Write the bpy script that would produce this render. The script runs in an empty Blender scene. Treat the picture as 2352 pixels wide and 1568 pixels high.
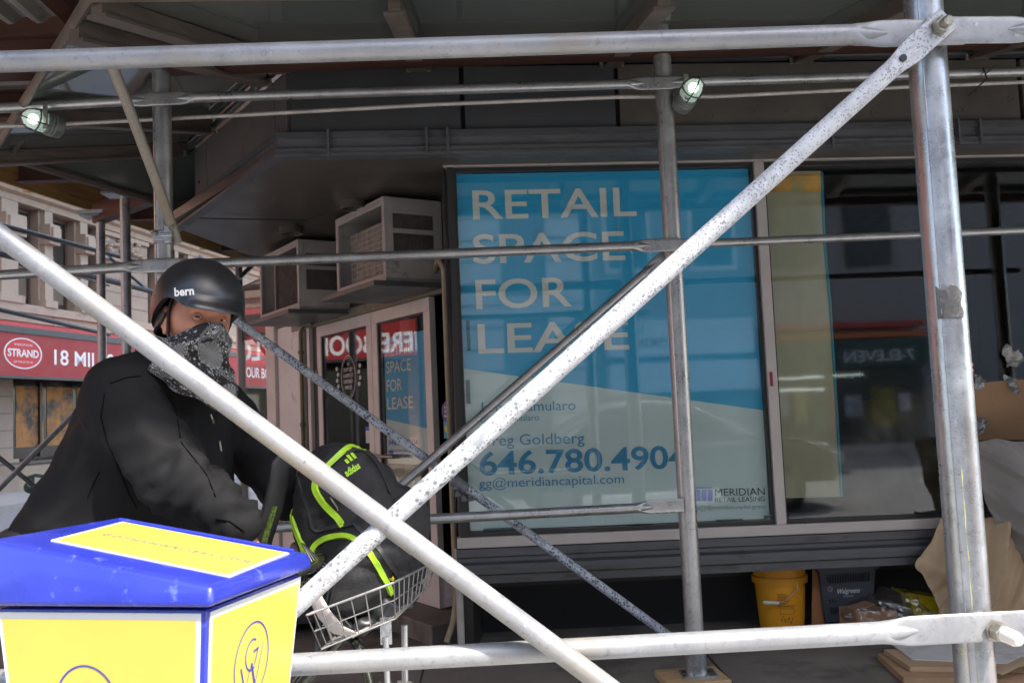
import bpy, bmesh, math, random
import numpy as np
from mathutils import Vector, Matrix
from mathutils.bvhtree import BVHTree
from mathutils import noise as mnoise

# ---------------------------------------------------------------- camera, sky, sun, exposure
scene = bpy.context.scene
COL = scene.collection
FPX = 2175.0                      # focal length for a 2352 px wide picture
Zb = Vector((-1236, 28784, -2175)).normalized()
Xb = Vector((1, -(Zb.x - .0283 * Zb.z) / Zb.y, -.0283)).normalized()
Yb = Zb.cross(Xb)
CAM = Vector((0, 0, 1.32))
RM = Matrix(((Xb.x, Xb.y, Xb.z), (Yb.x, Yb.y, Yb.z), (Zb.x, Zb.y, Zb.z)))
cd = bpy.data.cameras.new("camera"); cam = bpy.data.objects.new("camera", cd); COL.objects.link(cam)
cam.matrix_world = Matrix.Translation(CAM) @ RM.to_4x4()
cd.sensor_width = 36; cd.lens = 36 * FPX / 2352
cd.clip_start = .05; cd.clip_end = 400
cd.dof.use_dof = True; cd.dof.focus_distance = 3.0; cd.dof.aperture_fstop = 9.0
scene.camera = cam

SUN = Vector((.8, -1.0, 1.7)).normalized()
sun_el = math.asin(SUN.z); sun_az = math.atan2(SUN.x, SUN.y)
w = bpy.data.worlds.new("World"); scene.world = w; w.use_nodes = True
nt = w.node_tree; nt.nodes.clear()
sky = nt.nodes.new('ShaderNodeTexSky'); sky.sky_type = 'NISHITA'; sky.sun_disc = False
sky.sun_elevation = sun_el; sky.sun_rotation = sun_az
sky.air_density = 1.0; sky.dust_density = 2.0; sky.ozone_density = .6
bg = nt.nodes.new('ShaderNodeBackground'); bg.inputs[1].default_value = .15
out = nt.nodes.new('ShaderNodeOutputWorld')
nt.links.new(sky.outputs[0], bg.inputs[0]); nt.links.new(bg.outputs[0], out.inputs[0])
ld = bpy.data.lights.new("sun", 'SUN'); ld.energy = 2.0; ld.angle = math.radians(1.5); ld.color = (1, .95, .88)
lo = bpy.data.objects.new("sun", ld); COL.objects.link(lo); lo.location = (6, -8, 14)
lo.rotation_euler = SUN.to_track_quat('Z', 'Y').to_euler()
vs = scene.view_settings; vs.view_transform = 'Standard'; vs.look = 'None'; vs.gamma = 1
vs.exposure = 2.25
scene.cycles.max_bounces = 10; scene.cycles.transparent_max_bounces = 16
scene.cycles.diffuse_bounces = 5; scene.cycles.glossy_bounces = 5
scene.cycles.sample_clamp_indirect = 6
scene.cycles.use_denoising = True
random.seed(7); rng = np.random.default_rng(7)

# ---------------------------------------------------------------- helpers
def ray(px, py): return RM @ Vector(((px - 1176) / FPX, (784 - py) / FPX, -1))
def P(px, py, y):                 # point seen at a pixel on the plane Y = y
    r = ray(px, py); return CAM + r * (y / r.y)
def PN(px, py, p0, n):            # point seen at a pixel on any plane
    r = ray(px, py); p0 = Vector(p0); n = Vector(n)
    return CAM + r * ((p0 - CAM).dot(n) / r.dot(n))
def V(*a): return Vector(a)
def sstep(a, b, x):
    t = max(0, min(1, (x - a) / (b - a))); return t * t * (3 - 2 * t)

WLOC = {}
def empty(name, loc, label, cat, group=None):
    o = bpy.data.objects.new(name, None); COL.objects.link(o); o.location = loc
    o.empty_display_size = .1
    WLOC[o.name] = Vector(loc); tag(o, label, cat, group); return o
def tag(o, label=None, cat=None, group=None, kind=None):
    if label: o['label'] = label
    if cat: o['category'] = cat
    if group: o['group'] = group
    if kind: o['kind'] = kind
    return o

class MB:
    def __init__(s): s.v = []; s.f = []; s.mi = []; s.cur = 0; s.uv = None
    def mat(s, i): s.cur = i; return s
    def add(s, vs, fs):
        n = len(s.v); s.v += [Vector(p) for p in vs]
        s.f += [tuple(i + n for i in f) for f in fs]; s.mi += [s.cur] * len(fs); return s
    def obox(s, o, ax, ay, az):   # box from a corner and three edge vectors
        o, ax, ay, az = Vector(o), Vector(ax), Vector(ay), Vector(az)
        p = [o, o + ax, o + ax + ay, o + ay]; p += [q + az for q in p]
        f = [(3, 2, 1, 0), (4, 5, 6, 7), (0, 1, 5, 4), (1, 2, 6, 5), (2, 3, 7, 6), (3, 0, 4, 7)]
        if ax.cross(ay).dot(az) < 0: f = [tuple(reversed(q)) for q in f]
        return s.add(p, f)
    def box(s, lo, hi): 
        d = [hi[i] - lo[i] for i in range(3)]
        return s.obox(lo, (d[0], 0, 0), (0, d[1], 0), (0, 0, d[2]))
    def prism(s, poly, ext):      # polygon (3d points) pushed along ext
        n = len(poly); poly = [Vector(p) for p in poly]; e = Vector(ext)
        nn = sum(((poly[i] - poly[0]).cross(poly[(i + 1) % n] - poly[0]) for i in range(n)), Vector())
        if nn.dot(e) > 0: poly = poly[::-1]
        p = poly + [q + e for q in poly]
        f = [tuple(range(n)), tuple(reversed(range(n, 2 * n)))]
        f += [((i + 1) % n, i, n + i, n + (i + 1) % n) for i in range(n)]
        return s.add(p, f)
    def tube(s, pts, r, seg=16, caps=True, flat=None, up=None):
        # swept tube; r a number or list; flat: list of (a, b, up) cross-section half axes
        pts = [Vector(p) for p in pts]; n = len(pts)
        rr = r if isinstance(r, (list, tuple)) else [r] * n
        t0 = (pts[1] - pts[0]).normalized()
        u = Vector(up) if up is not None else (Vector((0, 0, 1)) if abs(t0.z) < .9 else Vector((1, 0, 0)))
        vs = []
        for i in range(n):
            t = (pts[min(i + 1, n - 1)] - pts[max(i - 1, 0)]).normalized()
            a = (u - t * u.dot(t)).normalized(); b = t.cross(a); u = a
            ra, rb = (flat[i] if flat else (rr[i], rr[i]))
            for k in range(seg):
                c, q = math.cos(2 * math.pi * k / seg), math.sin(2 * math.pi * k / seg)
                if flat and abs(ra - rb) > 1e-4:
                    c = math.copysign(abs(c) ** .55, c); q = math.copysign(abs(q) ** .8, q)
                vs.append(pts[i] + a * c * ra + b * q * rb)
        fs = []
        for i in range(n - 1):
            for k in range(seg):
                k2 = (k + 1) % seg
                fs.append((i * seg + k, i * seg + k2, (i + 1) * seg + k2, (i + 1) * seg + k))
        if caps: fs += [tuple(reversed(range(seg))), tuple(range((n - 1) * seg, n * seg))]
        return s.add(vs, fs)
    def lathe(s, c, axis, prof, seg=24, caps=True):   # prof: (distance along axis, radius)
        ax = Vector(axis).normalized(); u = ax.orthogonal().normalized(); w_ = ax.cross(u); c = Vector(c)
        vs = []
        for h, r in prof:
            for k in range(seg):
                a = 2 * math.pi * k / seg
                vs.append(c + ax * h + (u * math.cos(a) + w_ * math.sin(a)) * max(r, 1e-5))
        n = len(prof); fs = []
        for i in range(n - 1):
            for k in range(seg):
                k2 = (k + 1) % seg
                fs.append((i * seg + k, i * seg + k2, (i + 1) * seg + k2, (i + 1) * seg + k))
        if caps: fs += [tuple(reversed(range(seg))), tuple(range((n - 1) * seg, n * seg))]
        return s.add(vs, fs)
    def ball(s, c, r, rot=None, nu=20, nv=12):
        c = Vector(c); r = r if isinstance(r, (tuple, list)) else (r, r, r)
        vs = []; fs = []
        for j in range(nv + 1):
            th = math.pi * j / nv
            for i in range(nu):
                ph = 2 * math.pi * i / nu
                p = Vector((math.sin(th) * math.cos(ph) * r[0], math.sin(th) * math.sin(ph) * r[1], math.cos(th) * r[2]))
                vs.append(c + (rot @ p if rot else p))
        for j in range(nv):
            for i in range(nu):
                i2 = (i + 1) % nu
                fs.append((j * nu + i, (j + 1) * nu + i, (j + 1) * nu + i2, j * nu + i2))
        return s.add(vs, fs)
    def grid(s, fn, nu, nv, closed=False):
        vs = [fn(i / nu, j / nv) for j in range(nv + 1) for i in range(nu + (0 if closed else 1))]
        m = nu if closed else nu + 1; fs = []
        for j in range(nv):
            for i in range(nu):
                i2 = (i + 1) % m if closed else i + 1
                fs.append((j * m + i, j * m + i2, (j + 1) * m + i2, (j + 1) * m + i))
        return s.add(vs, fs)
    def text(s, txt, o, u, v, cap=None, width=None, bold=0, align='L', n=None, lift=0, space=1.0):
        vs, fs = text_geo(txt, bold, space)
        xs = [p[0] for p in vs]; x0, x1 = min(xs), max(xs)
        u = Vector(u).normalized(); v = Vector(v).normalized()
        sy = cap / .73 if cap else width / (x1 - x0)
        sx = width / (x1 - x0) if width else sy
        off = {'L': -x0, 'C': -(x0 + x1) / 2, 'R': -x1}[align]
        nn = u.cross(v) * lift; o = Vector(o)
        return s.add([o + u * (p[0] + off) * sx + v * p[1] * sy + nn for p in vs], fs)
    def build(s, name, mat, parent=None, smooth=None, bevel=0, thick=0, loc=None):
        me = bpy.data.meshes.new(name)
        base = Vector()
        if parent is not None: base = WLOC[parent.name]
        elif loc is not None: base = Vector(loc)
        elif s.v:
            lo = [min(p[i] for p in s.v) for i in range(3)]; hi = [max(p[i] for p in s.v) for i in range(3)]
            base = Vector(((lo[0] + hi[0]) / 2, (lo[1] + hi[1]) / 2, lo[2]))
        me.from_pydata([p - base for p in s.v], [], s.f); me.update()
        for m in (mat if isinstance(mat, (list, tuple)) else [mat]): me.materials.append(m)
        me.polygons.foreach_set('material_index', s.mi)
        o = bpy.data.objects.new(name, me); COL.objects.link(o)
        finish(me, smooth)
        if s.uv:
            l = me.uv_layers.new(name='UVMap')
            for lp in me.loops: l.data[lp.index].uv = s.uv[lp.vertex_index]
        if bevel:
            b = o.modifiers.new('bevel', 'BEVEL'); b.width = bevel; b.segments = 2; b.limit_method = 'ANGLE'; b.angle_limit = .6
        if thick:
            b = o.modifiers.new('thick', 'SOLIDIFY'); b.thickness = thick; b.offset = 0
        if parent is not None:
            o.parent = parent; WLOC[o.name] = base
        else:
            o.location = base; WLOC[o.name] = base
        return o

def finish(me, smooth):
    if smooth:
        me.polygons.foreach_set('use_smooth', [True] * len(me.polygons))
        me.set_sharp_from_angle(angle=math.radians(smooth))
    me.update()

_tc = {}
def text_geo(txt, bold=0, space=1.0):
    k = (txt, bold, space)
    if k not in _tc:
        c = bpy.data.curves.new('t', 'FONT'); c.body = txt; c.offset = bold; c.resolution_u = 4
        c.space_character = space
        o = bpy.data.objects.new('t', c); COL.objects.link(o)
        dg = bpy.context.evaluated_depsgraph_get(); dg.update()
        me = bpy.data.meshes.new_from_object(o.evaluated_get(dg))
        _tc[k] = ([tuple(p.co) for p in me.vertices], [tuple(p.vertices) for p in me.polygons])
        bpy.data.objects.remove(o); bpy.data.curves.remove(c); bpy.data.meshes.remove(me)
    return _tc[k]

def blob(mb, voxel, smooth_it=4, disp=None):
    # one continuous skin over overlapping solids
    me = bpy.data.meshes.new('b'); me.from_pydata([tuple(p) for p in mb.v], [], mb.f); me.update()
    o = bpy.data.objects.new('b', me); COL.objects.link(o)
    m = o.modifiers.new('r', 'REMESH'); m.mode = 'VOXEL'; m.voxel_size = voxel
    if smooth_it:
        q = o.modifiers.new('s', 'SMOOTH'); q.iterations = smooth_it; q.factor = .5
    dg = bpy.context.evaluated_depsgraph_get(); dg.update()
    r = bpy.data.meshes.new_from_object(o.evaluated_get(dg))
    bpy.data.objects.remove(o); bpy.data.meshes.remove(me)
    out = MB(); out.v = [p.co.copy() for p in r.vertices]; out.f = [tuple(p.vertices) for p in r.polygons]
    out.mi = [0] * len(out.f)
    if disp:
        ns = [p.normal.copy() for p in r.vertices]
        out.v = [p + n * disp(p, n) for p, n in zip(out.v, ns)]
    bpy.data.meshes.remove(r); return out
def ridge(p, f, ax=None, k=.25, seed=0):       # creased cloth: sharp ridges, long along ax
    q = Vector(p) * f
    if ax is not None: ax = Vector(ax).normalized(); q = q - ax * (q.dot(ax) * (1 - k))
    q = q + Vector((seed * 7.3, seed * 3.1, seed)); q = q + Vector((mnoise.noise(q * .6), mnoise.noise(q * .6 + Vector((5, 1, 2))), 0)) * .5
    return .5 - min(1.0, abs(mnoise.noise(q)) * 2.2)
def bvh(mb): return BVHTree.FromPolygons(mb.v, mb.f)
def cap2(mb, p0, r0, p1, r1, k=7):
    p0, p1 = Vector(p0), Vector(p1)
    for i in range(k + 1):
        t = i / k; mb.ball(p0.lerp(p1, t), r0 + (r1 - r0) * t, nu=14, nv=8)
    return mb

# ---------------------------------------------------------------- materials
def ramp(nt, fac, stops):
    r = nt.nodes.new('ShaderNodeValToRGB'); e = r.color_ramp.elements
    while len(e) < len(stops): e.new(.5)
    for q, (p, c) in zip(e, stops): q.position = p; q.color = (*c, 1) if len(c) == 3 else c
    nt.links.new(fac, r.inputs[0]); return r.outputs[0]
def noise(nt, vec, scale, detail=4, rough=.55):
    n = nt.nodes.new('ShaderNodeTexNoise'); n.inputs['Scale'].default_value = scale
    n.inputs['Detail'].default_value = detail; n.inputs['Roughness'].default_value = rough
    nt.links.new(vec, n.inputs['Vector']); return n.outputs['Fac']
def vmap(nt, src, sc):
    m = nt.nodes.new('ShaderNodeMapping'); m.inputs['Scale'].default_value = sc
    nt.links.new(src, m.inputs['Vector']); return m.outputs[0]
def mix(nt, f, a, b, mode='MIX'):
    m = nt.nodes.new('ShaderNodeMix'); m.data_type = 'RGBA'; m.blend_type = mode
    for s, x in ((0, f), (6, a), (7, b)):
        if hasattr(x, 'type') and hasattr(x, 'links'): nt.links.new(x, m.inputs[s])
        else: m.inputs[s].default_value = x if s == 0 else ((*x, 1) if len(x) == 3 else x)
    return m.outputs[2]
def math_(nt, op, a, b=0.0, c=None):
    m = nt.nodes.new('ShaderNodeMath'); m.operation = op
    for i, x in enumerate((a, b) if c is None else (a, b, c)):
        if hasattr(x, 'links'): nt.links.new(x, m.inputs[i])
        else: m.inputs[i].default_value = x
    return m.outputs[0]
def base_mat(name):
    m = bpy.data.materials.new(name); m.use_nodes = True
    nt = m.node_tree; b = nt.nodes['Principled BSDF']
    tc = nt.nodes.new('ShaderNodeTexCoord')
    return m, nt, b, tc
def pm(name, col, rough=.5, metal=0.0, var=.12, scale=6, bump=0.0, bscale=40, dirt=None, dscale=3, damt=.55,
       stretch=(1, 1, 1), spec=.5, coat=0, rvar=.1, sheen=0):
    m, nt, b, tc = base_mat(name)
    vec = vmap(nt, tc.outputs['Object'], stretch)
    n1 = noise(nt, vec, scale, 5, .6)
    lo = tuple(c * (1 - var) for c in col); hi = tuple(min(1, c * (1 + var)) for c in col)
    c = ramp(nt, n1, [(.3, lo), (.7, hi)])
    if dirt:
        n2 = noise(nt, vec, dscale, 8, .65)
        f = ramp(nt, n2, [(damt, (0, 0, 0)), (min(.99, damt + .16), (1, 1, 1))])
        c = mix(nt, f, c, dirt)
    nt.links.new(c, b.inputs['Base Color'])
    r = ramp(nt, n1, [(.3, (max(0, rough - rvar),) * 3), (.7, (min(1, rough + rvar),) * 3)])
    nt.links.new(r, b.inputs['Roughness'])
    b.inputs['Metallic'].default_value = metal
    b.inputs['Specular IOR Level'].default_value = spec
    b.inputs['Coat Weight'].default_value = coat; b.inputs['Coat Roughness'].default_value = .05
    b.inputs['Sheen Weight'].default_value = sheen
    if bump:
        bp = nt.nodes.new('ShaderNodeBump'); bp.inputs['Strength'].default_value = bump; bp.inputs['Distance'].default_value = .01
        nt.links.new(noise(nt, vec, bscale, 6, .6), bp.inputs['Height']); nt.links.new(bp.outputs[0], b.inputs['Normal'])
    return m
def glass_mat(name, tint=(1, 1, 1), refl=.04, rough=.012):
    m = bpy.data.materials.new(name); m.use_nodes = True; nt = m.node_tree; nt.nodes.clear()
    o = nt.nodes.new('ShaderNodeOutputMaterial'); mx = nt.nodes.new('ShaderNodeMixShader')
    t = nt.nodes.new('ShaderNodeBsdfTransparent'); g = nt.nodes.new('ShaderNodeBsdfGlossy')
    t.inputs[0].default_value = (*tint, 1); g.inputs['Roughness'].default_value = rough
    l = nt.nodes.new('ShaderNodeLayerWeight'); l.inputs[0].default_value = .5
    p5 = math_(nt, 'POWER', l.outputs['Facing'], 5.0)
    f = math_(nt, 'MULTIPLY_ADD', p5, 1 - refl, refl)
    tc = nt.nodes.new('ShaderNodeTexCoord'); bp = nt.nodes.new('ShaderNodeBump')
    bp.inputs['Strength'].default_value = .012; bp.inputs['Distance'].default_value = .02
    nt.links.new(noise(nt, tc.outputs['Object'], 2.2, 2), bp.inputs['Height']); nt.links.new(bp.outputs[0], g.inputs['Normal'])
    nt.links.new(f, mx.inputs[0]); nt.links.new(t.outputs[0], mx.inputs[1]); nt.links.new(g.outputs[0], mx.inputs[2])
    nt.links.new(mx.outputs[0], o.inputs[0]); return m
def galv_mat(name, col=(.5, .5, .5), spots=0.0, metal=.55, rough=.42, spotcol=(.12, .13, .15), warm=None, streak=None, fade=False):
    m, nt, b, tc = base_mat(name)
    ob = tc.outputs['Object']
    n1 = noise(nt, ob, 9, 6, .65); n2 = noise(nt, ob, 60, 5, .7)
    c = ramp(nt, n1, [(.3, tuple(x * .8 for x in col)), (.7, tuple(min(1, x * 1.2) for x in col))])
    c = mix(nt, ramp(nt, n2, [(.55, (0, 0, 0)), (.72, (.7, .7, .7))]), c, tuple(x * .5 for x in col))
    n3 = noise(nt, ob, 26, 7, .7)
    c = mix(nt, ramp(nt, n3, [(.56, (0, 0, 0)), (.72, (.5, .5, .5))]), c, tuple(x * .55 for x in col))
    n5 = noise(nt, ob, 31, 6, .7)
    c = mix(nt, ramp(nt, n5, [(.64, (0, 0, 0)), (.70, (.6, .6, .6))]), c, tuple(min(1, x * 1.7) for x in col))
    if warm:
        n4 = noise(nt, ob, 4.5, 5, .6)
        c = mix(nt, ramp(nt, n4, [(.52, (0, 0, 0)), (.68, (.55, .55, .55))]), c, warm)
    if streak:
        sv = vmap(nt, ob, (22, 22, .7)); s1 = noise(nt, sv, 1.0, 5, .6)
        c = mix(nt, ramp(nt, s1, [(.52, (0, 0, 0)), (.64, (.75, .75, .75))]), c, streak)
        s2 = noise(nt, vmap(nt, ob, (40, 40, 2.5)), 1.0, 6, .7)
        c = mix(nt, ramp(nt, s2, [(.55, (0, 0, 0)), (.66, (.6, .6, .6))]), c, tuple(x * .45 for x in col))
    sc = noise(nt, ob, 23, 7, .75)
    c = mix(nt, ramp(nt, sc, [(.665, (0, 0, 0)), (.70, (.8, .8, .8))]), c, (.08, .075, .07))
    if spots:
        vo = nt.nodes.new('ShaderNodeTexVoronoi'); vo.inputs['Scale'].default_value = 75
        nt.links.new(ob, vo.inputs['Vector'])
        big = noise(nt, ob, 12, 3)
        th = math_(nt, 'MULTIPLY', big, .62 * spots)
        if fade:
            sz = nt.nodes.new('ShaderNodeSeparateXYZ'); nt.links.new(ob, sz.inputs[0])
            fd = ramp(nt, math_(nt, 'MULTIPLY', sz.outputs[2], .6), [(.25, (1.15,) * 3), (.9, (.35,) * 3)]); th = math_(nt, 'MULTIPLY', th, fd)
        f = math_(nt, 'LESS_THAN', vo.outputs['Distance'], th)
        rnd = nt.nodes.new('ShaderNodeSeparateColor'); nt.links.new(vo.outputs['Color'], rnd.inputs[0])
        f = math_(nt, 'MULTIPLY', f, math_(nt, 'LESS_THAN', rnd.outputs[0], .62))
        sm = nt.nodes.new('ShaderNodeTexVoronoi'); sm.inputs['Scale'].default_value = 150
        nt.links.new(ob, sm.inputs['Vector'])
        f2 = math_(nt, 'LESS_THAN', sm.outputs['Distance'], math_(nt, 'MULTIPLY', noise(nt, ob, 16, 4), .62 * spots))
        f = math_(nt, 'MAXIMUM', f, math_(nt, 'MULTIPLY', f2, .8))
        pt = ramp(nt, noise(nt, ob, 9, 7, .75), [(.585, (0, 0, 0)), (.63, (.8, .8, .8))])
        f = math_(nt, 'MAXIMUM', f, pt)
        f = math_(nt, 'MULTIPLY', f, .85)
        c = mix(nt, f, c, spotcol)
    nt.links.new(c, b.inputs['Base Color']); b.inputs['Metallic'].default_value = metal
    r = ramp(nt, n1, [(.3, (rough - .1,) * 3), (.7, (rough + .12,) * 3)]); nt.links.new(r, b.inputs['Roughness'])
    bp = nt.nodes.new('ShaderNodeBump'); bp.inputs['Strength'].default_value = .25; bp.inputs['Distance'].default_value = .003
    nt.links.new(noise(nt, ob, 45, 6, .7), bp.inputs['Height']); nt.links.new(bp.outputs[0], b.inputs['Normal'])
    return m
def emit_mat(name, col, s):
    m = bpy.data.materials.new(name); m.use_nodes = True; b = m.node_tree.nodes['Principled BSDF']
    b.inputs['Base Color'].default_value = (*col, 1); b.inputs['Emission Color'].default_value = (*col, 1)
    b.inputs['Emission Strength'].default_value = s; return m

M = {}
M['galv'] = galv_mat('galvanised', (.31, .315, .325), warm=(.23, .20, .15), metal=.35, rough=.45)
M['galvpost'] = galv_mat('galvanised_post', (.42, .44, .46), metal=.8, rough=.3, streak=(.36, .28, .245))
M['speck'] = galv_mat('galvanised_speckled', (.50, .51, .53), fade=True, spots=1.0, metal=.1, rough=.6)
M['speck_dark'] = galv_mat('galvanised_speckled_grey', (.42, .45, .5), spots=1.25, metal=.1, rough=.6, spotcol=(.03, .035, .05))
M['steel'] = galv_mat('shed_pipe_steel', (.40, .395, .39), metal=.75, rough=.33)
M['oldpipe'] = galv_mat('old_pipe', (.3, .27, .22), metal=.3, rough=.5, warm=(.25, .17, .08))
M['conduit'] = galv_mat('conduit_metal', (.5, .46, .42), metal=.3, rough=.45)
M['bolt'] = pm('bolt_steel', (.35, .33, .28), .35, .8, .25, 60)
M['alu'] = pm('frame_aluminium', (.46, .415, .385), .45, .25, .1, 5, dirt=(.12, .1, .08), dscale=9, damt=.66)
M['alu_dark'] = pm('frame_dark', (.03, .028, .026), .45, .2, .2)
M['mould'] = pm('grey_moulding', (.095, .095, .098), .5, .2, .15, 4, dirt=(.05, .045, .04), dscale=5, damt=.55, stretch=(1, 1, 3), bump=.15, bscale=18)
M['fascia'] = pm('fascia_grey', (.05, .052, .054), .45, .1, .14, 3, bump=.05, dirt=(.06, .055, .05), dscale=2.5)
M['fascia_b'] = pm('fascia_brown', (.075, .066, .053), .6, 0, .22, 4, dirt=(.2, .19, .17), dscale=9, damt=.66, bump=.2, bscale=20)
M['soffit'] = pm('soffit_metal', (.10, .087, .074), .38, .2, .12, 2, dirt=(.05, .042, .035), dscale=2.2, bump=.03, bscale=5)
M['canopy'] = pm('canopy_panel', (.108, .124, .113), .06, 0, .08, 2, spec=.9, rvar=.02, dirt=(.1, .112, .102), dscale=1.6)
M['canbeam'] = pm('canopy_beam', (.125, .098, .08), .5, .1, .25, 6, stretch=(1, 1, 6), bump=.1)
M['rustbeam'] = pm('rust_brown_beam', (.06, .022, .014), .55, .1, .3, 4, bump=.1)
M['deck'] = pm('corrugated_deck', (.34, .31, .27), .5, .35, .2, 3, dirt=(.1, .07, .04), dscale=3)
M['ply'] = pm('raw_plywood', (.5, .29, .1), .65, 0, .3, 4, stretch=(.4, .4, 5), dirt=(.2, .1, .035), dscale=3)
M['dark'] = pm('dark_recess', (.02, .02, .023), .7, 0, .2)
M['concrete'] = pm('sidewalk_concrete', (.17, .15, .128), .85, 0, .22, 3, bump=.35, bscale=60, dirt=(.07, .06, .05), dscale=2.3, damt=.5)
M['asphalt'] = pm('asphalt', (.2, .2, .197), .9, 0, .2, 8, bump=.4, bscale=90)
M['kerb'] = pm('kerb_stone', (.3, .29, .27), .8, 0, .15, 6, bump=.2)
M['glass'] = glass_mat('window_glass', (.97, .99, .985), .065, .03)
M['doorglass'] = glass_mat('door_glass', (.985, .99, .985), .07)
M['black'] = pm('black_plastic', (.012, .012, .013), .4, 0, .2)
M['wood'] = pm('timber_block', (.4, .27, .14), .7, 0, .25, 8, stretch=(1, 6, 1))
# ---------------------------------------------------------------- ground, road, sidewalks
def ground():
    g = MB(); g.add([(-150, -120, -.154), (150, -120, -.154), (150, 160, -.154), (-150, 160, -.154)], [(0, 1, 2, 3)])
    tag(g.build('road', M['asphalt'], loc=(0, 0, -.154)), kind='structure')
    s = MB()
    # our corner sidewalk, kerb faces along both streets
    poly = [(-5.3, 1.0, 0), (40, 1.0, 0), (40, 12, 0), (3, 12, 0), (3, 60, 0), (7, 60, 0), (6.7, 60, 0), (-4.3, 6.0, 0), (-5.3, 3.0, 0)]
    poly = [(-4.9, 1.15, 0), (40, 1.15, 0), (40, 60, 0), (6.2, 60, 0), (-5.2, 4.0, 0), (-5.2, 1.6, 0)]
    s.prism([Vector(p) + V(0, 0, -.3) for p in poly], (0, 0, .3))
    o = s.build('sidewalk', M['concrete'], loc=(0, 0, 0)); tag(o, kind='structure')
    s = MB(); s.box((-4.9, 1.16, -.2), (40, 3.55, .004)); tag(s.build('added_bounce_strip', pm('bounce_strip_pale', (.40, .40, .39), .85, 0, .15, 3, bump=.3, bscale=60), loc=(0, 2, 0)), kind='structure')  # unseen pale strip added to throw sunlight up under the shed
    k = MB(); k.box((-4.9, 1.0, -.3), (40, 1.148, .004)); k.box((-5.35, 1.0, -.3), (-5.202, 4.0, .004))
    tag(k.build('kerb', M['kerb']), kind='structure')
    j = MB()
    for x in [-3.4 + 1.5 * i for i in range(10)]: j.box((x, 3.56, -.02), (x + .012, 5.8, .0015))
    for y in (4.15,): j.box((-4.6, y, -.02), (12, y + .012, .0015))
    j.build('joint_lines', M['dark'], o)
    st = MB(); a = math.radians(11.6); d = V(math.sin(a), math.cos(a), 0); n = V(d.y, -d.x, 0)
    b0 = V(-11.3, 22, 0) - d * 40
    st.prism([b0 + n * 2.9 + V(0, 0, -.3), b0 - n * 3 + V(0, 0, -.3), b0 - n * 3 + d * 110 + V(0, 0, -.3), b0 + n * 2.9 + d * 110 + V(0, 0, -.3)], (0, 0, .3))
    tag(st.build('far_sidewalk', M['kerb'], loc=(-11, 22, 0)), kind='structure')
    ac = MB(); ac.box((-60, -19, -.3), (60, -13, 0)); tag(ac.build('opposite_sidewalk', M['kerb'], loc=(0, -15, 0)), kind='structure')
    ln = MB()
    for x in range(-40, 40, 6): ln.box((x, -5.6, -.152), (x + 3, -5.45, -.149))
    tag(ln.build('road_marking', pm('road_paint', (.7, .7, .66), .7, 0, .2, 9)), kind='structure')
ground()

# ---------------------------------------------------------------- the corner shop
SHOP = empty('corner_shop', (0, 5.6, 0), 'grey metal clad vacant corner shop with a long window and a recessed double door', 'building')
def W(u, v, z):                    # main front: u along, v behind the glass, z up
    return V(u, 5.2 + .03 * u + v, z - .0085 * u)
def wbox(mb, u0, u1, v0, v1, z0, z1):
    p = [W(u0, v0, z0), W(u1, v0, z0), W(u1, v1, z0), W(u0, v1, z0), W(u0, v0, z1), W(u1, v0, z1), W(u1, v1, z1), W(u0, v1, z1)]
    return mb.add(p, [(3, 2, 1, 0), (4, 5, 6, 7), (0, 1, 5, 4), (1, 2, 6, 5), (2, 3, 7, 6), (3, 0, 4, 7)])
FN = V(.03, -1, 0).normalized()
def FP(px, py, v=0.0):             # (u, z) of a pixel on the front plane pushed back by v
    p = PN(px, py, W(0, v, 0), FN); return p.x, p.z + .0085 * p.x
R = 6.5                            # right end of the front
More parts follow.
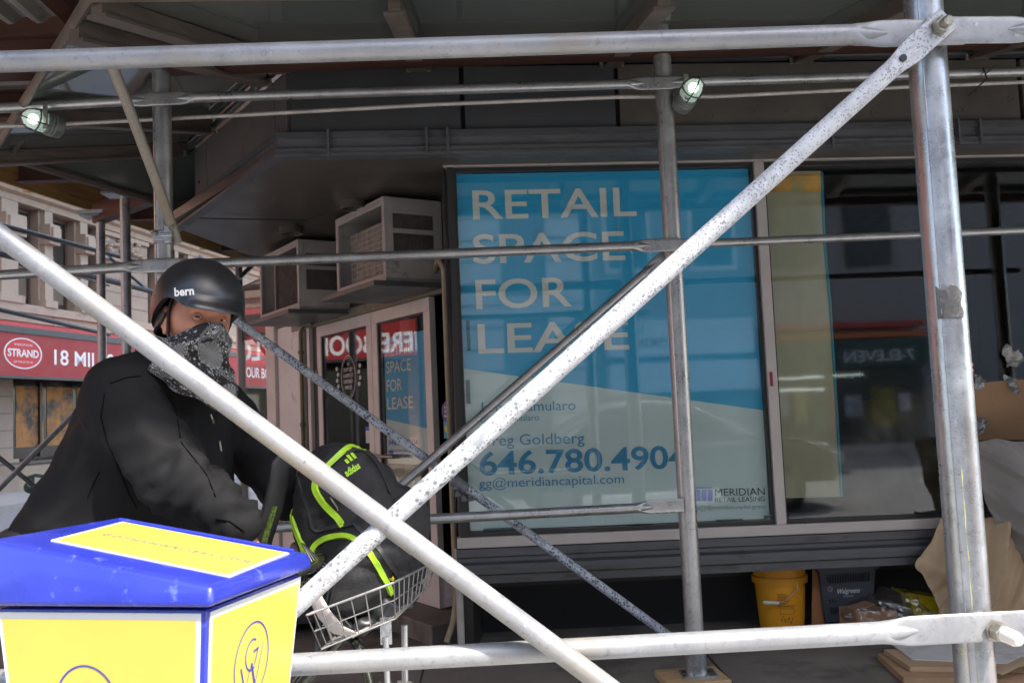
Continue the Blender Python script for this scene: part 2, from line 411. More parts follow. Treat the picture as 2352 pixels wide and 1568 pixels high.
def shop():
    # upper wall, roof mass behind canopy
    m = MB(); wbox(m, -1.0, 12, .05, 9, 3.25, 40)
    m.prism([V(-1.0, 5.3, 3.25), V(-1.0, 14.2, 3.25), V(-.6, 14.2, 3.25), V(-1.98, 7.6, 3.25), V(-1.9, 6.5, 3.25)], (0, 0, 36.7))
    m.build('wall', pm('shop_upper_wall', (.3, .24, .2), .8, 0, .15), SHOP)
    # side mass to keep the building closed
    m = MB(); wbox(m, 5.2, 12, .02, 9, .0, 3.25); wbox(m, -.1, 5.2, 4.5, 9, 0, 3.24)
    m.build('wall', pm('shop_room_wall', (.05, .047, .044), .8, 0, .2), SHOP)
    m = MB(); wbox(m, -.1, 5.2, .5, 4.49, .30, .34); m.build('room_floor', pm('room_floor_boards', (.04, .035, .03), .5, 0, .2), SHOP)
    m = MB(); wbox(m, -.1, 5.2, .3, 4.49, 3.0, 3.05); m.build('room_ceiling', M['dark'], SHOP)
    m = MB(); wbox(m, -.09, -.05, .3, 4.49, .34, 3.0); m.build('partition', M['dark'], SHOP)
    # fascia panels
    cuts = [-.985, -.07, .76, 3.0, R]
    for i in range(4):
        m = MB(); wbox(m, cuts[i] + .012, cuts[i + 1] - .012, -.27, -.2, 2.8, 3.17)
        p = m.build('fascia_panel', M['fascia'] if i < 2 else M['fascia_b'], SHOP, bevel=.003)
        if i >= 2:
            h = MB()                                          # old fixing plates left on the brown panel
            for k in range(9):
                u = cuts[i] + .25 + k * .24 + random.uniform(-.05, .05); z = random.uniform(2.87, 2.95)
                h.lathe(W(u, -.27, z), FN, [(0, .02), (.004, .02), (.004, .012), (.001, .011)], 10)
            h.build('fixing_holes', M['fascia_b'], p)
    m = MB(); wbox(m, -.99, R, -.2, .05, 2.78, 3.2); m.build('fascia_backing', M['alu_dark'], SHOP)
    # chamfer fascia
    A, B = V(-1.0, 4.92, 0), V(-1.9, 6.3, 0); d = (B - A).normalized(); n = V(-d.y, d.x, 0)
    if n.y > 0: n = -n
    L = (B - A).length
    for a0, a1 in ((.0, .16), (.17, 1.38), (1.39, L)):
        m = MB(); m.obox(A + d * a0 + V(0, 0, 2.8), d * (a1 - a0), -n * .07, V(0, 0, .37)); m.build('fascia_panel', pm('fascia_chamfer', (.115, .1, .095), .5, .1, .12, 3, dirt=(.08, .06, .05)), SHOP, bevel=.002)
    m = MB(); m.lathe(A + d * (L - .1) + V(0, 0, 2.93) + n * .002, n, [(0, .012), (.004, .012)], 10); m.build('fixing_hole', M['black'], SHOP)
    # moulding along front and chamfer: profile (out, z)
    prof = [(.0, 2.82), (.03, 2.82), (.035, 2.79), (.018, 2.785), (.018, 2.735), (.04, 2.73), (.04, 2.70), (.052, 2.70), (.052, 2.685), (.0, 2.675)]
    m = MB()
    path = [(W(R, -.27, 0), FN), (W(-1.03, -.27, 0), (FN + n).normalized() / max(.3, (FN + n).normalized().dot(FN))), (A + d * (L + .75) + V(0, 0, .0), n)]
    rows = [[p + nn * o + V(0, 0, z) for o, z in prof] for p, nn in path]
    k = len(prof); vs = [q for r in rows for q in r]; fs = []
    for i in range(2):
        for j in range(k):
            j2 = (j + 1) % k; fs.append((i * k + j, i * k + j2, (i + 1) * k + j2, (i + 1) * k + j))
    m.add(vs, fs)
    m.build('moulding', M['mould'], SHOP)
    for u in (-.27, -.16, -.78, 1.9, 2.6, 2.72):
        m = MB(); wbox(m, u, u + .012, -.33, -.26, 2.68, 2.825); m.build('joint_cover', M['mould'], SHOP)
    m = MB(); wbox(m, -.95, R, -.25, -.16, 3.185, 3.245); m.tube([W(-.95, -.285, 3.205), W(R, -.285, 3.205)], .02, 10)
    q0 = A + n * .02 + V(0, 0, 3.2); m.tube([q0, q0 + d * (L + .05)], .02, 10)
    m.build('top_rail', M['fascia'], SHOP, smooth=40)
    # soffit
    m = MB()
    pts = [W(-1.05, -.27, 0), W(R, -.27, 0), W(R, .04, 0), W(-.12, .04, 0), V(-.12, 10.4, 0), V(-2.3, 10.4, 0), V(-1.75, 8.6, 0), V(-1.95, 7.7, 0), V(-2.16, 6.5, 0)]
    m.prism([V(p.x, p.y, 2.70 - .0085 * p.x) for p in pts], (0, 0, .06)); m.build('soffit', M['soffit'], SHOP)
    m = MB(); m.tube([V(-1.9, 6.25, 2.697), V(-1.2, 6.45, 2.697), V(-.9, 6.1, 2.697), V(-.25, 5.9, 2.697)], .004, 6); m.build('soffit_seam', M['dark'], SHOP)
    for px, py in ((670, 522), (812, 462)):
        c = PN(px, py, V(0, 0, 2.71), V(0, 0, 1))
        m = MB(); m.lathe(c, V(0, 0, -1), [(0, .085), (.05, .085), (.05, .07), (.012, .068)], 24)
        m.build('downlight', M['soffit'], SHOP, smooth=40)
    # ---- front window
    uL, uR = -.175, R
    m = MB(); wbox(m, uL - .02, uR, -.03, .05, 2.692, 2.745); m.build('window_head', M['alu'], SHOP, bevel=.002)
    m = MB(); wbox(m, uL - .02, uR, -.035, .06, .605, .662); m.build('window_sill', M['alu'], SHOP, bevel=.003)
    for u in (1.556, 4.0):
        m = MB(); wbox(m, u, u + .056, -.031, .05, .662, 2.69); o = m.build('mullion', M['alu'], SHOP, bevel=.002)
    m = MB(); wbox(m, 1.568, 1.585, -.034, -.03, 1.42, 1.5); m.build('tape_scrap', pm('red_tape', (.22, .01, .03), .5), SHOP)
    m = MB(); wbox(m, uL, -.14, -.02, .05, .662, 2.69); m.build('window_jamb', M['alu_dark'], SHOP)
    m = MB()
    for a, b in ((-.14, 1.556), (1.612, 4.0)):
        wbox(m, a, b, -.004, .03, 2.668, 2.69); wbox(m, a, b, -.004, .03, .663, .685)
        wbox(m, a, a + .014, -.004, .03, .685, 2.668); wbox(m, b - .016, b, -.004, .03, .685, 2.668)
    m.build('gasket', M['alu_dark'], SHOP)
    for a, b in ((-.127, 1.541), (1.625, 3.985), (4.07, R)):
        m = MB(); wbox(m, a, b, .0, .006, .687, 2.667); m.build('window_pane', M['glass'], SHOP)
    # under-sill mouldings and dark recess
    m = MB()
    prof = [(-.03, .603), (-.05, .6), (-.05, .56), (-.03, .552), (-.03, .53), (-.075, .52), (-.085, .5), (-.085, .472), (-.06, .462), (-.06, .42), (.3, .415), (.3, .603)]
    rows = [[W(u, o, z) for o, z in prof] for u in (-.2, .9, 1.57, 3, 4.4)]
    k = len(prof); vs = [q for r in rows for q in r]; fs = []
    for i in range(4):
        for j in range(k): fs.append((i * k + j, i * k + (j + 1) % k, (i + 1) * k + (j + 1) % k, (i + 1) * k + j))
    fs += [tuple(range(k)), tuple(reversed(range(4 * k, 5 * k)))]
    m.add(vs, fs); m.build('sill_moulding', M['mould'], SHOP)
    m = MB(); wbox(m, -.17, 6.4, .55, .6, -.02, .43); m.build('base_wall', M['dark'], SHOP)
    m = MB(); wbox(m, -.2, 6.4, .3, .55, -.01, .03); m.build('base_step', M['concrete'], SHOP, bevel=.01)
    # ---- recessed entrance: wall plane from E0 along ed
    return A
CH = shop()
E0 = P(1003, 665, 6.0); E0.z = 0
ed = V(-.52, .854, 0).normalized(); en = V(-.854, -.52, 0).normalized()
def E(t, o, z): return E0 + ed * t + en * o + V(0, 0, z)
def ebox(mb, t0, t1, o0, o1, z0, z1):
    return mb.obox(E(t0, o0, z0), ed * (t1 - t0), en * (o1 - o0), V(0, 0, z1 - z0))
def tE(px, py=900, o=0.0):         # distance along the entrance wall of a pixel column
    p = PN(px, py, E(0, o, 0), en); return (p - E0).dot(ed)
def ztE(px, py, o=0.0):
    p = PN(px, py, E(0, o, 0), en); return (p - E0).dot(ed), p.z
def entrance():
    M['alu_door_lit'] = pm('door_frame_alu_lit', (.62, .56, .52), .45, .15, .1, 5, dirt=(.2, .17, .14), dscale=9, damt=.66)  # lighter copy of the frame aluminium, side street daylight put into its colour
    m = MB(); m.obox(W(-.175, .06, 0), E(-.32, 0, 0) - W(-.175, .06, 0), V(.05, 0, 0), V(0, 0, 2.7)); m.build('return_wall', M['alu_dark'], SHOP)
    m = MB(); ebox(m, -.3, -.16, -.05, .0, 0, 2.12); m.build('door_jamb', M['alu_dark'], SHOP)
    m = MB(); ebox(m, -.3, 4.1, -.06, -.004, 2.16, 2.7); m.build('transom_panel', pm('transom_dark', (.05, .045, .04), .5), SHOP)
    m = MB(); ebox(m, -.3, 2.6, -.02, .03, 2.09, 2.158); m.build('door_head', pm('door_head_dirty', (.2, .17, .13), .5, .2, .2, dirt=(.08, .06, .04), dscale=6), SHOP, bevel=.003)
    t1, t2, t3 = tE(1000), tE(864), tE(737)
    for a, b, hinge in ((t1, t2 - .004, 0), (t2 + .004, t3, 1)):
        dr = MB(); f = .085
        ebox(dr, a, b, -.02, .025, 2.0, 2.086); ebox(dr, a, b, -.02, .025, .12, .36)
        ebox(dr, a, a + f, -.02, .025, .36, 2.0); ebox(dr, b - f, b, -.02, .025, .36, 2.0)
        d = dr.build('door', M['alu_door_lit'], SHOP, bevel=.003)
        g = MB(); ebox(g, a + f, b - f, .0, .006, .36, 2.0); g.build('door_pane', M['doorglass'], d)
        g = MB(); e = .014
        ebox(g, a + f, b - f, .006, .016, 1.985, 2.0); ebox(g, a + f, a + f + e, .006, .016, .36, 1.985); ebox(g, b - f - e, b - f, .006, .016, .36, 1.985)
        g.build('gasket', M['alu_dark'], d)
        h = MB(); x0, x1 = (a + .5, b - .04) if hinge == 0 else (a + .04, b - .12)
        h.tube([E(x0, .02, 1.06), E(x0, .07, 1.06), E(x1, .07, 1.06), E(x1, .02, 1.06)], .012, 10)
        h.tube([E(a + .05, .02, 1.06), E(a + .05, .09, 1.04), E(a + .05, .09, .8), E(a + .05, .02, .78)], .012, 10) if hinge else None
        h.build('door_handle', M['bolt'], d, smooth=40)
        if hinge:
            h = MB(); ebox(h, b - .01, b + .02, .026, .034, 1.62, 1.74); h.build('hinge', pm('hinge_brass', (.16, .1, .05), .45, .4, .3, 30), d)
    m = MB(); ebox(m, t3 + .005, t3 + .10, -.03, .02, 0, 2.09); m.build('door_jamb', M['alu_dark'], SHOP)
    m = MB(); ebox(m, t3 + .1, t3 + .16, -.03, .05, 0, 2.09); m.build('door_post', M['alu_door_lit'], SHOP)
    a = tE(703); b = tE(648); c = tE(627); e = tE(558)
    m = MB(); ebox(m, t3 + .16, a, -.03, .0, 0, 2.16); m.build('side_pane', M['doorglass'], SHOP)
    m = MB(); ebox(m, a, b, -.03, .03, 0, 2.16); m.build('side_panel', pm('white_panel', (.72, .67, .63), .5, 0, .1, 3, dirt=(.2, .17, .15), dscale=3), SHOP, bevel=.003)
    m = MB(); ebox(m, b + .01, c, -.05, .06, 0, 2.68); m.build('corner_post', M['alu_door_lit'], SHOP, bevel=.004)
    m = MB(); ebox(m, c, e, -.01, .0, .45, 2.68); m.build('side_pane', M['doorglass'], SHOP)
    m = MB(); ebox(m, c, e, -.3, -.25, .45, 2.68); m.build('side_blind', pm('side_blind_grey', (.42, .46, .42), .7, 0, .2, 3, stretch=(1, 1, .3)), SHOP)
    m = MB(); ebox(m, c, e + .02, -.03, .04, .39, .45); ebox(m, c, e + .02, -.03, .03, 0, .1); ebox(m, e, e + .05, -.03, .04, .45, 2.68); m.build('side_frame', M['alu'], SHOP, bevel=.003)
    m = MB(); ebox(m, c, e, -.03, .01, .1, .39); m.build('side_base', M['mould'], SHOP)
    # interior darkness behind the doors
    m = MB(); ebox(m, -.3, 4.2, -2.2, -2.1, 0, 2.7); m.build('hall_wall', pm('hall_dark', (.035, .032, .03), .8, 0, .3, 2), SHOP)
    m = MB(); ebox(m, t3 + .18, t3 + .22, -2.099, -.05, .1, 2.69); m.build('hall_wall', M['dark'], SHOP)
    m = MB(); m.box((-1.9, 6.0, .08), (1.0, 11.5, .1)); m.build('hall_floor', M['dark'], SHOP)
    m = MB(); ebox(m, -.3, t3 + .2, -.3, .28, -.01, .115); m.build('threshold', M['concrete'], SHOP, bevel=.01)
    m = MB(); ebox(m, t2 + .33, t2 + .5, -.5, -.45, .1, 2.1); m.build('inner_post', pm('inner_post_grey', (.2, .2, .19), .5), SHOP)
    # pipes on the wall
    m = MB(); p0 = E(t3 + .27, .04, 0)
    m.tube([E(t3 + .02, .05, 2.12), E(t3 + .2, .06, 2.12), E(t3 + .27, .06, 2.06), E(t3 + .27, .06, .05)], .017, 10)
    for z in (.7, 1.3, 1.9): m.ball(E(t3 + .27, .06, z), .026, nu=10, nv=6)
    m.build('wall_pipe', pm('brass_pipe', (.2, .15, .09), .45, .3, .3, 10), SHOP, smooth=40)
    m = MB(); q = W(-.215, .10, 0)
    pts = [E(-.12, .07, 2.22), q + V(-.03, .0, 2.2), q + V(0, 0, 2.14), q + V(0, 0, .32), q + V(-.02, -.02, .2), q + V(-.06, -.06, .1)]
    m.tube(pts, .017, 10); m.build('drain_pipe', pm('yellowed_pipe', (.3, .24, .15), .5, .1, .25, 12), SHOP, smooth=40)
    m = MB(); q = W(-.195, .03, 0); m.tube([q + V(0, 0, .02), q + V(0, 0, .6)], .02, 10); m.build('drain_pipe', pm('white_pipe', (.4, .37, .33), .5), SHOP, smooth=40)
    m = MB(); 
    for k in range(3): m.tube([W(-.19, .0, 2.69), W(-.2, .0, 2.5 - .05 * k), W(-.2 + .01 * k, .02, 2.2), W(-.2, .03, .7)], .006, 6)
    m.build('loose_cable', M['black'], SHOP)
entrance()

def ac_unit(t, w_, label, dirty):
    z0, z1, dep = 2.15, 2.672, .4
    r = empty('air_conditioner', E(t + w_ / 2, dep / 2, z0), label, 'air conditioner', 'air conditioners over the shop door')
    m = MB(); f = .035
    # open front frame
    for o0, o1, a, b, c, d in ((0, dep, t, t + w_, z1 - .02, z1), (0, dep, t, t + w_, z0, z0 + .02)): ebox(m, a, b, o0, o1, c, d)
    ebox(m, t + w_ - .012, t + w_, 0, dep - .02, z0 + .02, z1 - .02)
    ebox(m, t, t + f, dep - .02, dep, z0 + .02, z1 - .02); ebox(m, t + w_ - f, t + w_, dep - .02, dep, z0 + .02, z1 - .02)
    ebox(m, t + f, t + w_ - f, dep - .02, dep, z1 - .05, z1 - .02); ebox(m, t + f, t + w_ - f, dep - .02, dep, z0 + .02, z0 + .05)
    # near side with two louvre openings
    zs = (z0 + .15, z0 + .30, z0 + .33, z1 - .10); o0, o1 = .06, dep - .06
    ebox(m, t, t + .012, 0, dep - .02, z0 + .02, zs[0]); ebox(m, t, t + .012, 0, dep - .02, zs[3], z1 - .02)
    ebox(m, t, t + .012, 0, o0, zs[0], zs[3]); ebox(m, t, t + .012, o1, dep - .02, zs[0], zs[3]); ebox(m, t, t + .012, o0, o1, zs[1], zs[2])
    m.build('housing', pm('ac_housing', (.41, .375, .345), .5, .1, .12, 6, dirt=(.14, .11, .09), dscale=7, damt=.6), r, bevel=.003)
    m = MB()
    for k in range(30):
        o = o0 + (o1 - o0) * (k + .5) / 30; ebox(m, t + .002, t + .016, o - .002, o + .002, zs[0], zs[1]); ebox(m, t + .002, t + .016, o - .002, o + .002, zs[2], zs[3])
    m.build('louvre', pm('ac_louvre', (.15, .125, .11), .6, .1, .3, 20), r)
    m = MB(); ebox(m, t + .02, t + .026, .02, dep - .06, z0 + .03, z1 - .03); m.build('inner_plate', M['black'], r)
    m = MB(); back = dep - (.09 if dirty else .06)
    m.obox(E(t + f, back, z0 + .05), ed * (w_ - 2 * f - (.0 if dirty else .25)), en * -.04, V(0, 0, .36 if dirty else .4))
    m.build('coil', pm('ac_coil_dirty' if dirty else 'ac_coil', (.26, .21, .18) if dirty else (.03, .022, .018), .7, .2, .5, 14, dirt=(.5, .46, .42) if dirty else None, dscale=18, damt=.6, stretch=(1, 1, 9)), r)
    m = MB()
    if dirty:
        for k in range(10): m.tube([E(t + f, back + .005, z0 + .07 + k * .036), E(t + w_ - f, back + .005, z0 + .07 + k * .036)], .0025, 5)
        for k in range(8): m.tube([E(t + .06 + k * .09, back + .008, z0 + .05), E(t + .06 + k * .09, back + .008, z0 + .41)], .0025, 5)
        m.build('wire_guard', M['alu'], r)
    else:
        ebox(m, t + w_ - .3, t + w_ - .27, .1, dep - .03, z0 + .04, z1 - .04); m.build('divider', pm('ac_divider', (.2, .15, .13), .5), r)
        m = MB()
        for k in range(22): m.tube([E(t + .06 + k * .025, back + .006, z0 + .05), E(t + .06 + k * .025, back + .006, z0 + .44)], .0035, 5)
        m.build('fins', pm('ac_fins', (.16, .12, .10), .6, .1, .4, 20), r)
    m = MB(); ebox(m, t - .04, t + w_ + .04, -.0, dep + .1, z0 - .035, z0 - .004)
    m.build('tray', pm('ac_tray', (.1, .105, .1), .45, .3, .15, 4), r, bevel=.003)
    return r
_t1 = tE(880, 450, .4)
ac_unit(_t1, .76, 'beige air conditioner above the right door leaf with a dirty wire coil guard', True)
ac_unit(tE(684, 560, .4), .9, 'beige air conditioner left of the other one, with dark empty interior', False)

# ---------------------------------------------------------------- posters and stickers
BLUE = pm('poster_blue', (.016, .345, .60), .5, 0, .05, 3); BEIGE = pm('poster_letter_beige', (.66, .65, .58), .6, 0, .04)
PALE = pm('poster_pale', (.55, .64, .62), .5, 0, .04, 3); INK = pm('poster_ink', (.01, .012, .02), .5); RB = pm('poster_royal', (.01, .09, .42), .5)
def poster_text(mb, s, pl, base, pr, pr_base, cap, v, bold=0, space=1.0):
    u0, z0 = FP(pl, base, v); u1, z1 = FP(pr, pr_base, v)
    mb.text(s, W(u0, v, z0), W(u1, v, z1) - W(u0, v, z0), V(0, 0, 1), cap=cap, width=math.hypot(u1 - u0, z1 - z0), bold=bold, space=space)
def big_poster():
    r = empty('lease_poster', W(.7, .03, .69), 'huge blue and pale grey retail lease poster filling the left shop window', 'poster')
    v = .034; uL, uR, zB, zT = -.124, 1.538, .69, 2.664
    a = FP(1057, 845, v); b = FP(1762, 943, v); sl = (b[1] - a[1]) / (b[0] - a[0]); zl = a[1] + sl * (uL - a[0]); zr = a[1] + sl * (uR - a[0])
    m = MB(); m.prism([W(uL, v, zl), W(uR, v, zr), W(uR, v, zT), W(uL, v, zT)], V(0, .004, 0)); m.build('upper_field', BLUE, r)
    m = MB(); m.prism([W(uL, v, zB), W(uR, v, zB), W(uR, v, zr - .0005), W(uL, v, zl - .0005)], V(0, .004, 0)); m.build('lower_field', PALE, r)
    v -= .003; px = 5.2 / FPX
    for s, pl, b0, pr, b1 in (('RETAIL', 1087, 503, 1463, 495), ('SPACE', 1087, 605, 1437, 596), ('FOR', 1094, 709, 1314, 702), ('LEASE', 1099, 811, 1446, 801)):
        m = MB(); poster_text(m, s, pl, b0, pr, b1, 71 * px, v, .012); m.build('headline', BEIGE, r)
    m = MB()
    poster_text(m, 'James Famularo', 1102, 946, 1322, 941, 24 * px, v, 0)
    poster_text(m, '@jamesfamularo', 1102, 968, 1238, 965, 15 * px, v, 0)
    poster_text(m, 'Greg Goldberg', 1102, 1024, 1343, 1017, 26 * px, v, 0)
    poster_text(m, 'gg@meridiancapital.com', 1101, 1120, 1434, 1109, 22 * px, v, 0)
    poster_text(m, '646.780.4904', 1102, 1090, 1580, 1073, 54 * px, v, .018)
    m.build('contact_lines', pm('poster_contact_blue', (.02, .22, .4), .5), r)
    m = MB()
    for k in range(3):
        p = [FP(1598 + 14 * k - (5 if k == 0 else 0), y, v) for y in (1150, 1124)]; q = [FP(1609 + 14 * k, y, v) for y in (1150, 1124)]
        m.prism([W(p[0][0], v, p[0][1]), W(q[0][0], v, q[0][1]), W(q[1][0], v, q[1][1]), W(p[1][0], v, p[1][1])], V(0, .001, 0))
    p, q = FP(1594, 1121, v), FP(1637, 1120, v); m.obox(W(p[0], v, p[1]), W(q[0], v, q[1]) - W(p[0], v, p[1]), V(0, .001, 0), V(0, 0, .004))
    m.build('logo_columns', RB, r)
    m = MB(); poster_text(m, 'MERIDIAN', 1643, 1139, 1757, 1136, 18 * px, v, -.002); poster_text(m, 'RETAIL LEASING', 1643, 1153, 1757, 1150, 11.5 * px, v, 0)
    m.build('logo_lettering', INK, r)
    m = MB(); poster_text(m, '@meridian.capital.group', 1624, 1169, 1760, 1166, 9 * px, v, 0)
    for cx in (1597, 1614):
        c = FP(cx, 1167, v); 
        m.grid(lambda a, b, c=c: W(c[0] + math.cos(a * 2 * math.pi) * (.017 if b else .014), v, c[1] + math.sin(a * 2 * math.pi) * (.017 if b else .014)), 20, 1, True)
        m.text('f' if cx == 1597 else 'o', W(c[0], v, c[1] - .007), V(1, .03, 0), V(0, 0, 1), cap=.013, align='C')
    m.build('footer_lettering', pm('poster_footer', (.22, .27, .29), .5), r)
    tpm = glass_mat('clear_tape', (.6, .66, .64), .05)
    for px_, py_, w_, h in ((1070, 900, 10, 55), (1072, 770, 8, 70), (1110, 1222, 90, 18), (1440, 1212, 60, 14), (1645, 1199, 62, 12), (1755, 1190, 60, 14)):
        c = FP(px_, py_, -.002); m = MB(); wbox(m, c[0], c[0] + w_ * px, -.0015, -.0005, c[1] - h * px * .5, c[1] + h * px * .5); m.build('tape_strip', tpm, r)
big_poster()
def door_poster():
    t2 = tE(864); a = tE(982, 900, -.004); b = tE(884, 900, -.004)
    zt = ztE(905, 772)[1]; zb = ztE(905, 1064)[1]; o = -.008
    r = empty('door_poster', E((a + b) / 2, o, zb), 'tall narrow blue retail lease poster inside the right door leaf', 'poster')
    zl = ztE(887, 962)[1]; zr = ztE(983, 985)[1]
    m = MB(); m.prism([E(b, o, zl), E(a, o, zr), E(a, o, zt), E(b, o, zt)], -en * .003); m.build('upper_field', BLUE, r)
    m = MB(); m.prism([E(b, o, zb), E(a, o, zb), E(a, o, zr - .0005), E(b, o, zl - .0005)], -en * .003); m.build('lower_field', PALE, r)
    u = -ed; o2 = o + .003; ww = b - a
    for s, py, f in (('RETAIL', 819, .64), ('SPACE', 857, .6), ('FOR', 899, .38), ('LEASE', 940, .62)):
        m = MB(); z = ztE(888, py)[1]; m.text(s, E(b - .03, o2, z), u, V(0, 0, 1), cap=.085, width=ww * f, bold=.01); m.build('headline', BEIGE, r)
    m = MB(); m.text('646.780.4904', E(b - .03, o2, ztE(888, 1022)[1]), u, V(0, 0, 1), cap=.045, width=ww * .7, bold=.01)
    m.text('gg@meridiancapital.com', E(b - .03, o2, ztE(888, 1035)[1]), u, V(0, 0, 1), cap=.02, width=ww * .6); m.build('contact_lines', RB, r)
    m = MB(); m.text('MERIDIAN', E(b - .11, o2, ztE(888, 1050)[1]), u, V(0, 0, 1), cap=.03, width=ww * .36); m.obox(E(b - .1, o2 - .001, zb + .04), ed * .07, en * .001, V(0, 0, .05)); m.build('logo_lettering', RB, r)
    # cafe decal on the left leaf
    c = ztE(800, 866, .008); r2 = MB(); o = .0085
    def ring(k, w_):
        r2.grid(lambda q, s: E(c[0] + math.cos(q * 6.2832) * (.135 * k + w_ * s), o, c[1] + math.sin(q * 6.2832) * (.16 * k + w_ * s)), 40, 1, True)
    ring(1, .006); ring(.9, .003)
    for s, dz, wd in (('WE', .085, .04), ('DON\'T KEEP', .045, .17), ('A SUPPLY OF', .0, .19), ('DISPOSABLE', -.045, .18), ('PAPER CUPS', -.09, .14)):
        r2.text(s, E(c[0], o, c[1] + dz), -ed, V(0, 0, 1), cap=.028, width=wd, bold=.02, align='C')
    for sd in (-1, 1):
        for k in range(4):
            a2 = sd * (1.9 + .0) ; q = E(c[0] + sd * (.2 + .02 * (k % 2)), o, c[1] - .06 + k * .045)
            r2.grid(lambda a_, b_, q=q: q + ed * math.cos(a_ * 6.2832) * .024 * b_ + V(0, 0, math.sin(a_ * 6.2832) * .017 * b_), 12, 1, True)
    d = r2.build('door_decal', pm('decal_white', (.5, .48, .44), .5)); tag(d, 'oval white coffee house decal with bean shapes on the left door glass', 'decal')
    c = W(-.20, .5, 0)
    for nm, px_, py_, w_, h, colr, lab in (('round_sticker', 1026, 945, .05, .06, (.05, .03, .2), 'round purple sticker on the dark jamb beside the door'), ('heart_sticker', 1028, 986, .045, .045, (.02, .3, .45), 'small square turquoise sticker with a yellow heart below the purple one')):
        p = PN(px_, py_, E(-.23, .004, 0), en); tt = (p - E0).dot(ed)
        s = empty(nm, E(tt, .004, p.z - h), lab, 'sticker'); m = MB()
        if nm[0] == 'r': m.lathe(E(tt, .002, p.z), en, [(0, .065), (.002, .065)], 24)
        else: ebox(m, tt - .05, tt + .05, .001, .003, p.z - .055, p.z + .055)
        m.build('backing', pm(nm + '_base', colr, .4), s)
        m = MB()
        if nm[0] == 'r':
            for k, q in enumerate(('Print', 'With', 'Me')): m.text(q, E(tt + .03, .0045, p.z + .018 - .026 * k), -ed, V(0, 0, 1), cap=.018, bold=.02)
            m.build('lettering', pm('sticker_white', (.7, .7, .72), .5), s)
        else:
            m.prism([E(tt + math.copysign(abs(math.sin(a_)) ** 3, math.sin(a_)) * .035, .0035, p.z + (13 * math.cos(a_) - 5 * math.cos(2 * a_) - 2 * math.cos(3 * a_) - math.cos(4 * a_)) / 16 * .035) for a_ in [i / 24 * 6.2832 for i in range(24)]], en * .001)
            m.build('heart', pm('sticker_yellow', (.7, .5, .02), .5), s)
    m = MB(); c = ztE(847, 998, .008); ebox(m, c[0] - .05, c[0] + .05, .008, .0095, c[1] - .06, c[1] + .06); o_ = m.build('notice_sticker', pm('notice_white', (.55, .55, .55), .5)); tag(o_, 'small white paper notice on the left door leaf above its handle', 'notice')
    m = MB(); ebox(m, c[0] - .05, c[0] + .05, .0096, .0105, c[1] + .03, c[1] + .06); m.build('heading', RB, o_)
door_poster()
def window_board():
    # beige painted board standing inside the right window
    v = .10; pts = [FP(x, y, v) for x, y in ((1757, 1145), (1931, 1140), (1921, 960), (1905, 700), (1892, 560), (1885, 388), (1752, 388))]
    pts = [(max(u, 1.60), z) for u, z in pts]
    r = empty('painted_board', W(1.75, v, .8), 'tall beige painted board with orange top leaning inside the right window', 'board')
    m = MB(); m.prism([W(u, v, min(z, 2.66)) for u, z in pts], V(0, .02, 0)); m.build('board', pm('board_beige', (.36, .33, .215), .7, 0, .18, 3, dirt=(.27, .25, .17), dscale=3, stretch=(1, 1, .35)), r)
    a, b = FP(1770, 442, v - .002), FP(1886, 390, v - .002)
    m = MB(); wbox(m, max(a[0], 1.62), b[0] - .005, v - .003, v - .001, a[1], 2.64)
    m.build('painted_patch', pm('board_orange', (.5, .24, .03), .7, 0, .4, 7, dirt=(.2, .3, .1), dscale=5, damt=.55), r)
    m = MB(); m.tube([W(u + .004, v - .002, min(z, 2.65)) for u, z in pts[1:6]], .008, 6); m.build('teal_edge', pm('board_teal', (.01, .2, .25), .6), r)
    mm = MB()
    for c, rr in (((2.2, .5, .75), (.5, .25, .4)), ((2.75, .45, .9), (.35, .25, .55)), ((2.45, .5, 1.05), (.35, .2, .35))): mm.ball(W(*c), rr)
    o = blob(mm, .04, 6, lambda p, n: .025 * math.sin(p.x * 21 + p.z * 9) + .02 * math.sin(p.z * 17 - p.x * 8)).build('dark_sheet', pm('brown_sheet', (.05, .036, .02), .5, 0, .3), smooth=60)
    tag(o, 'dark brown plastic sheet heaped inside the right window', 'sheet')
window_board()

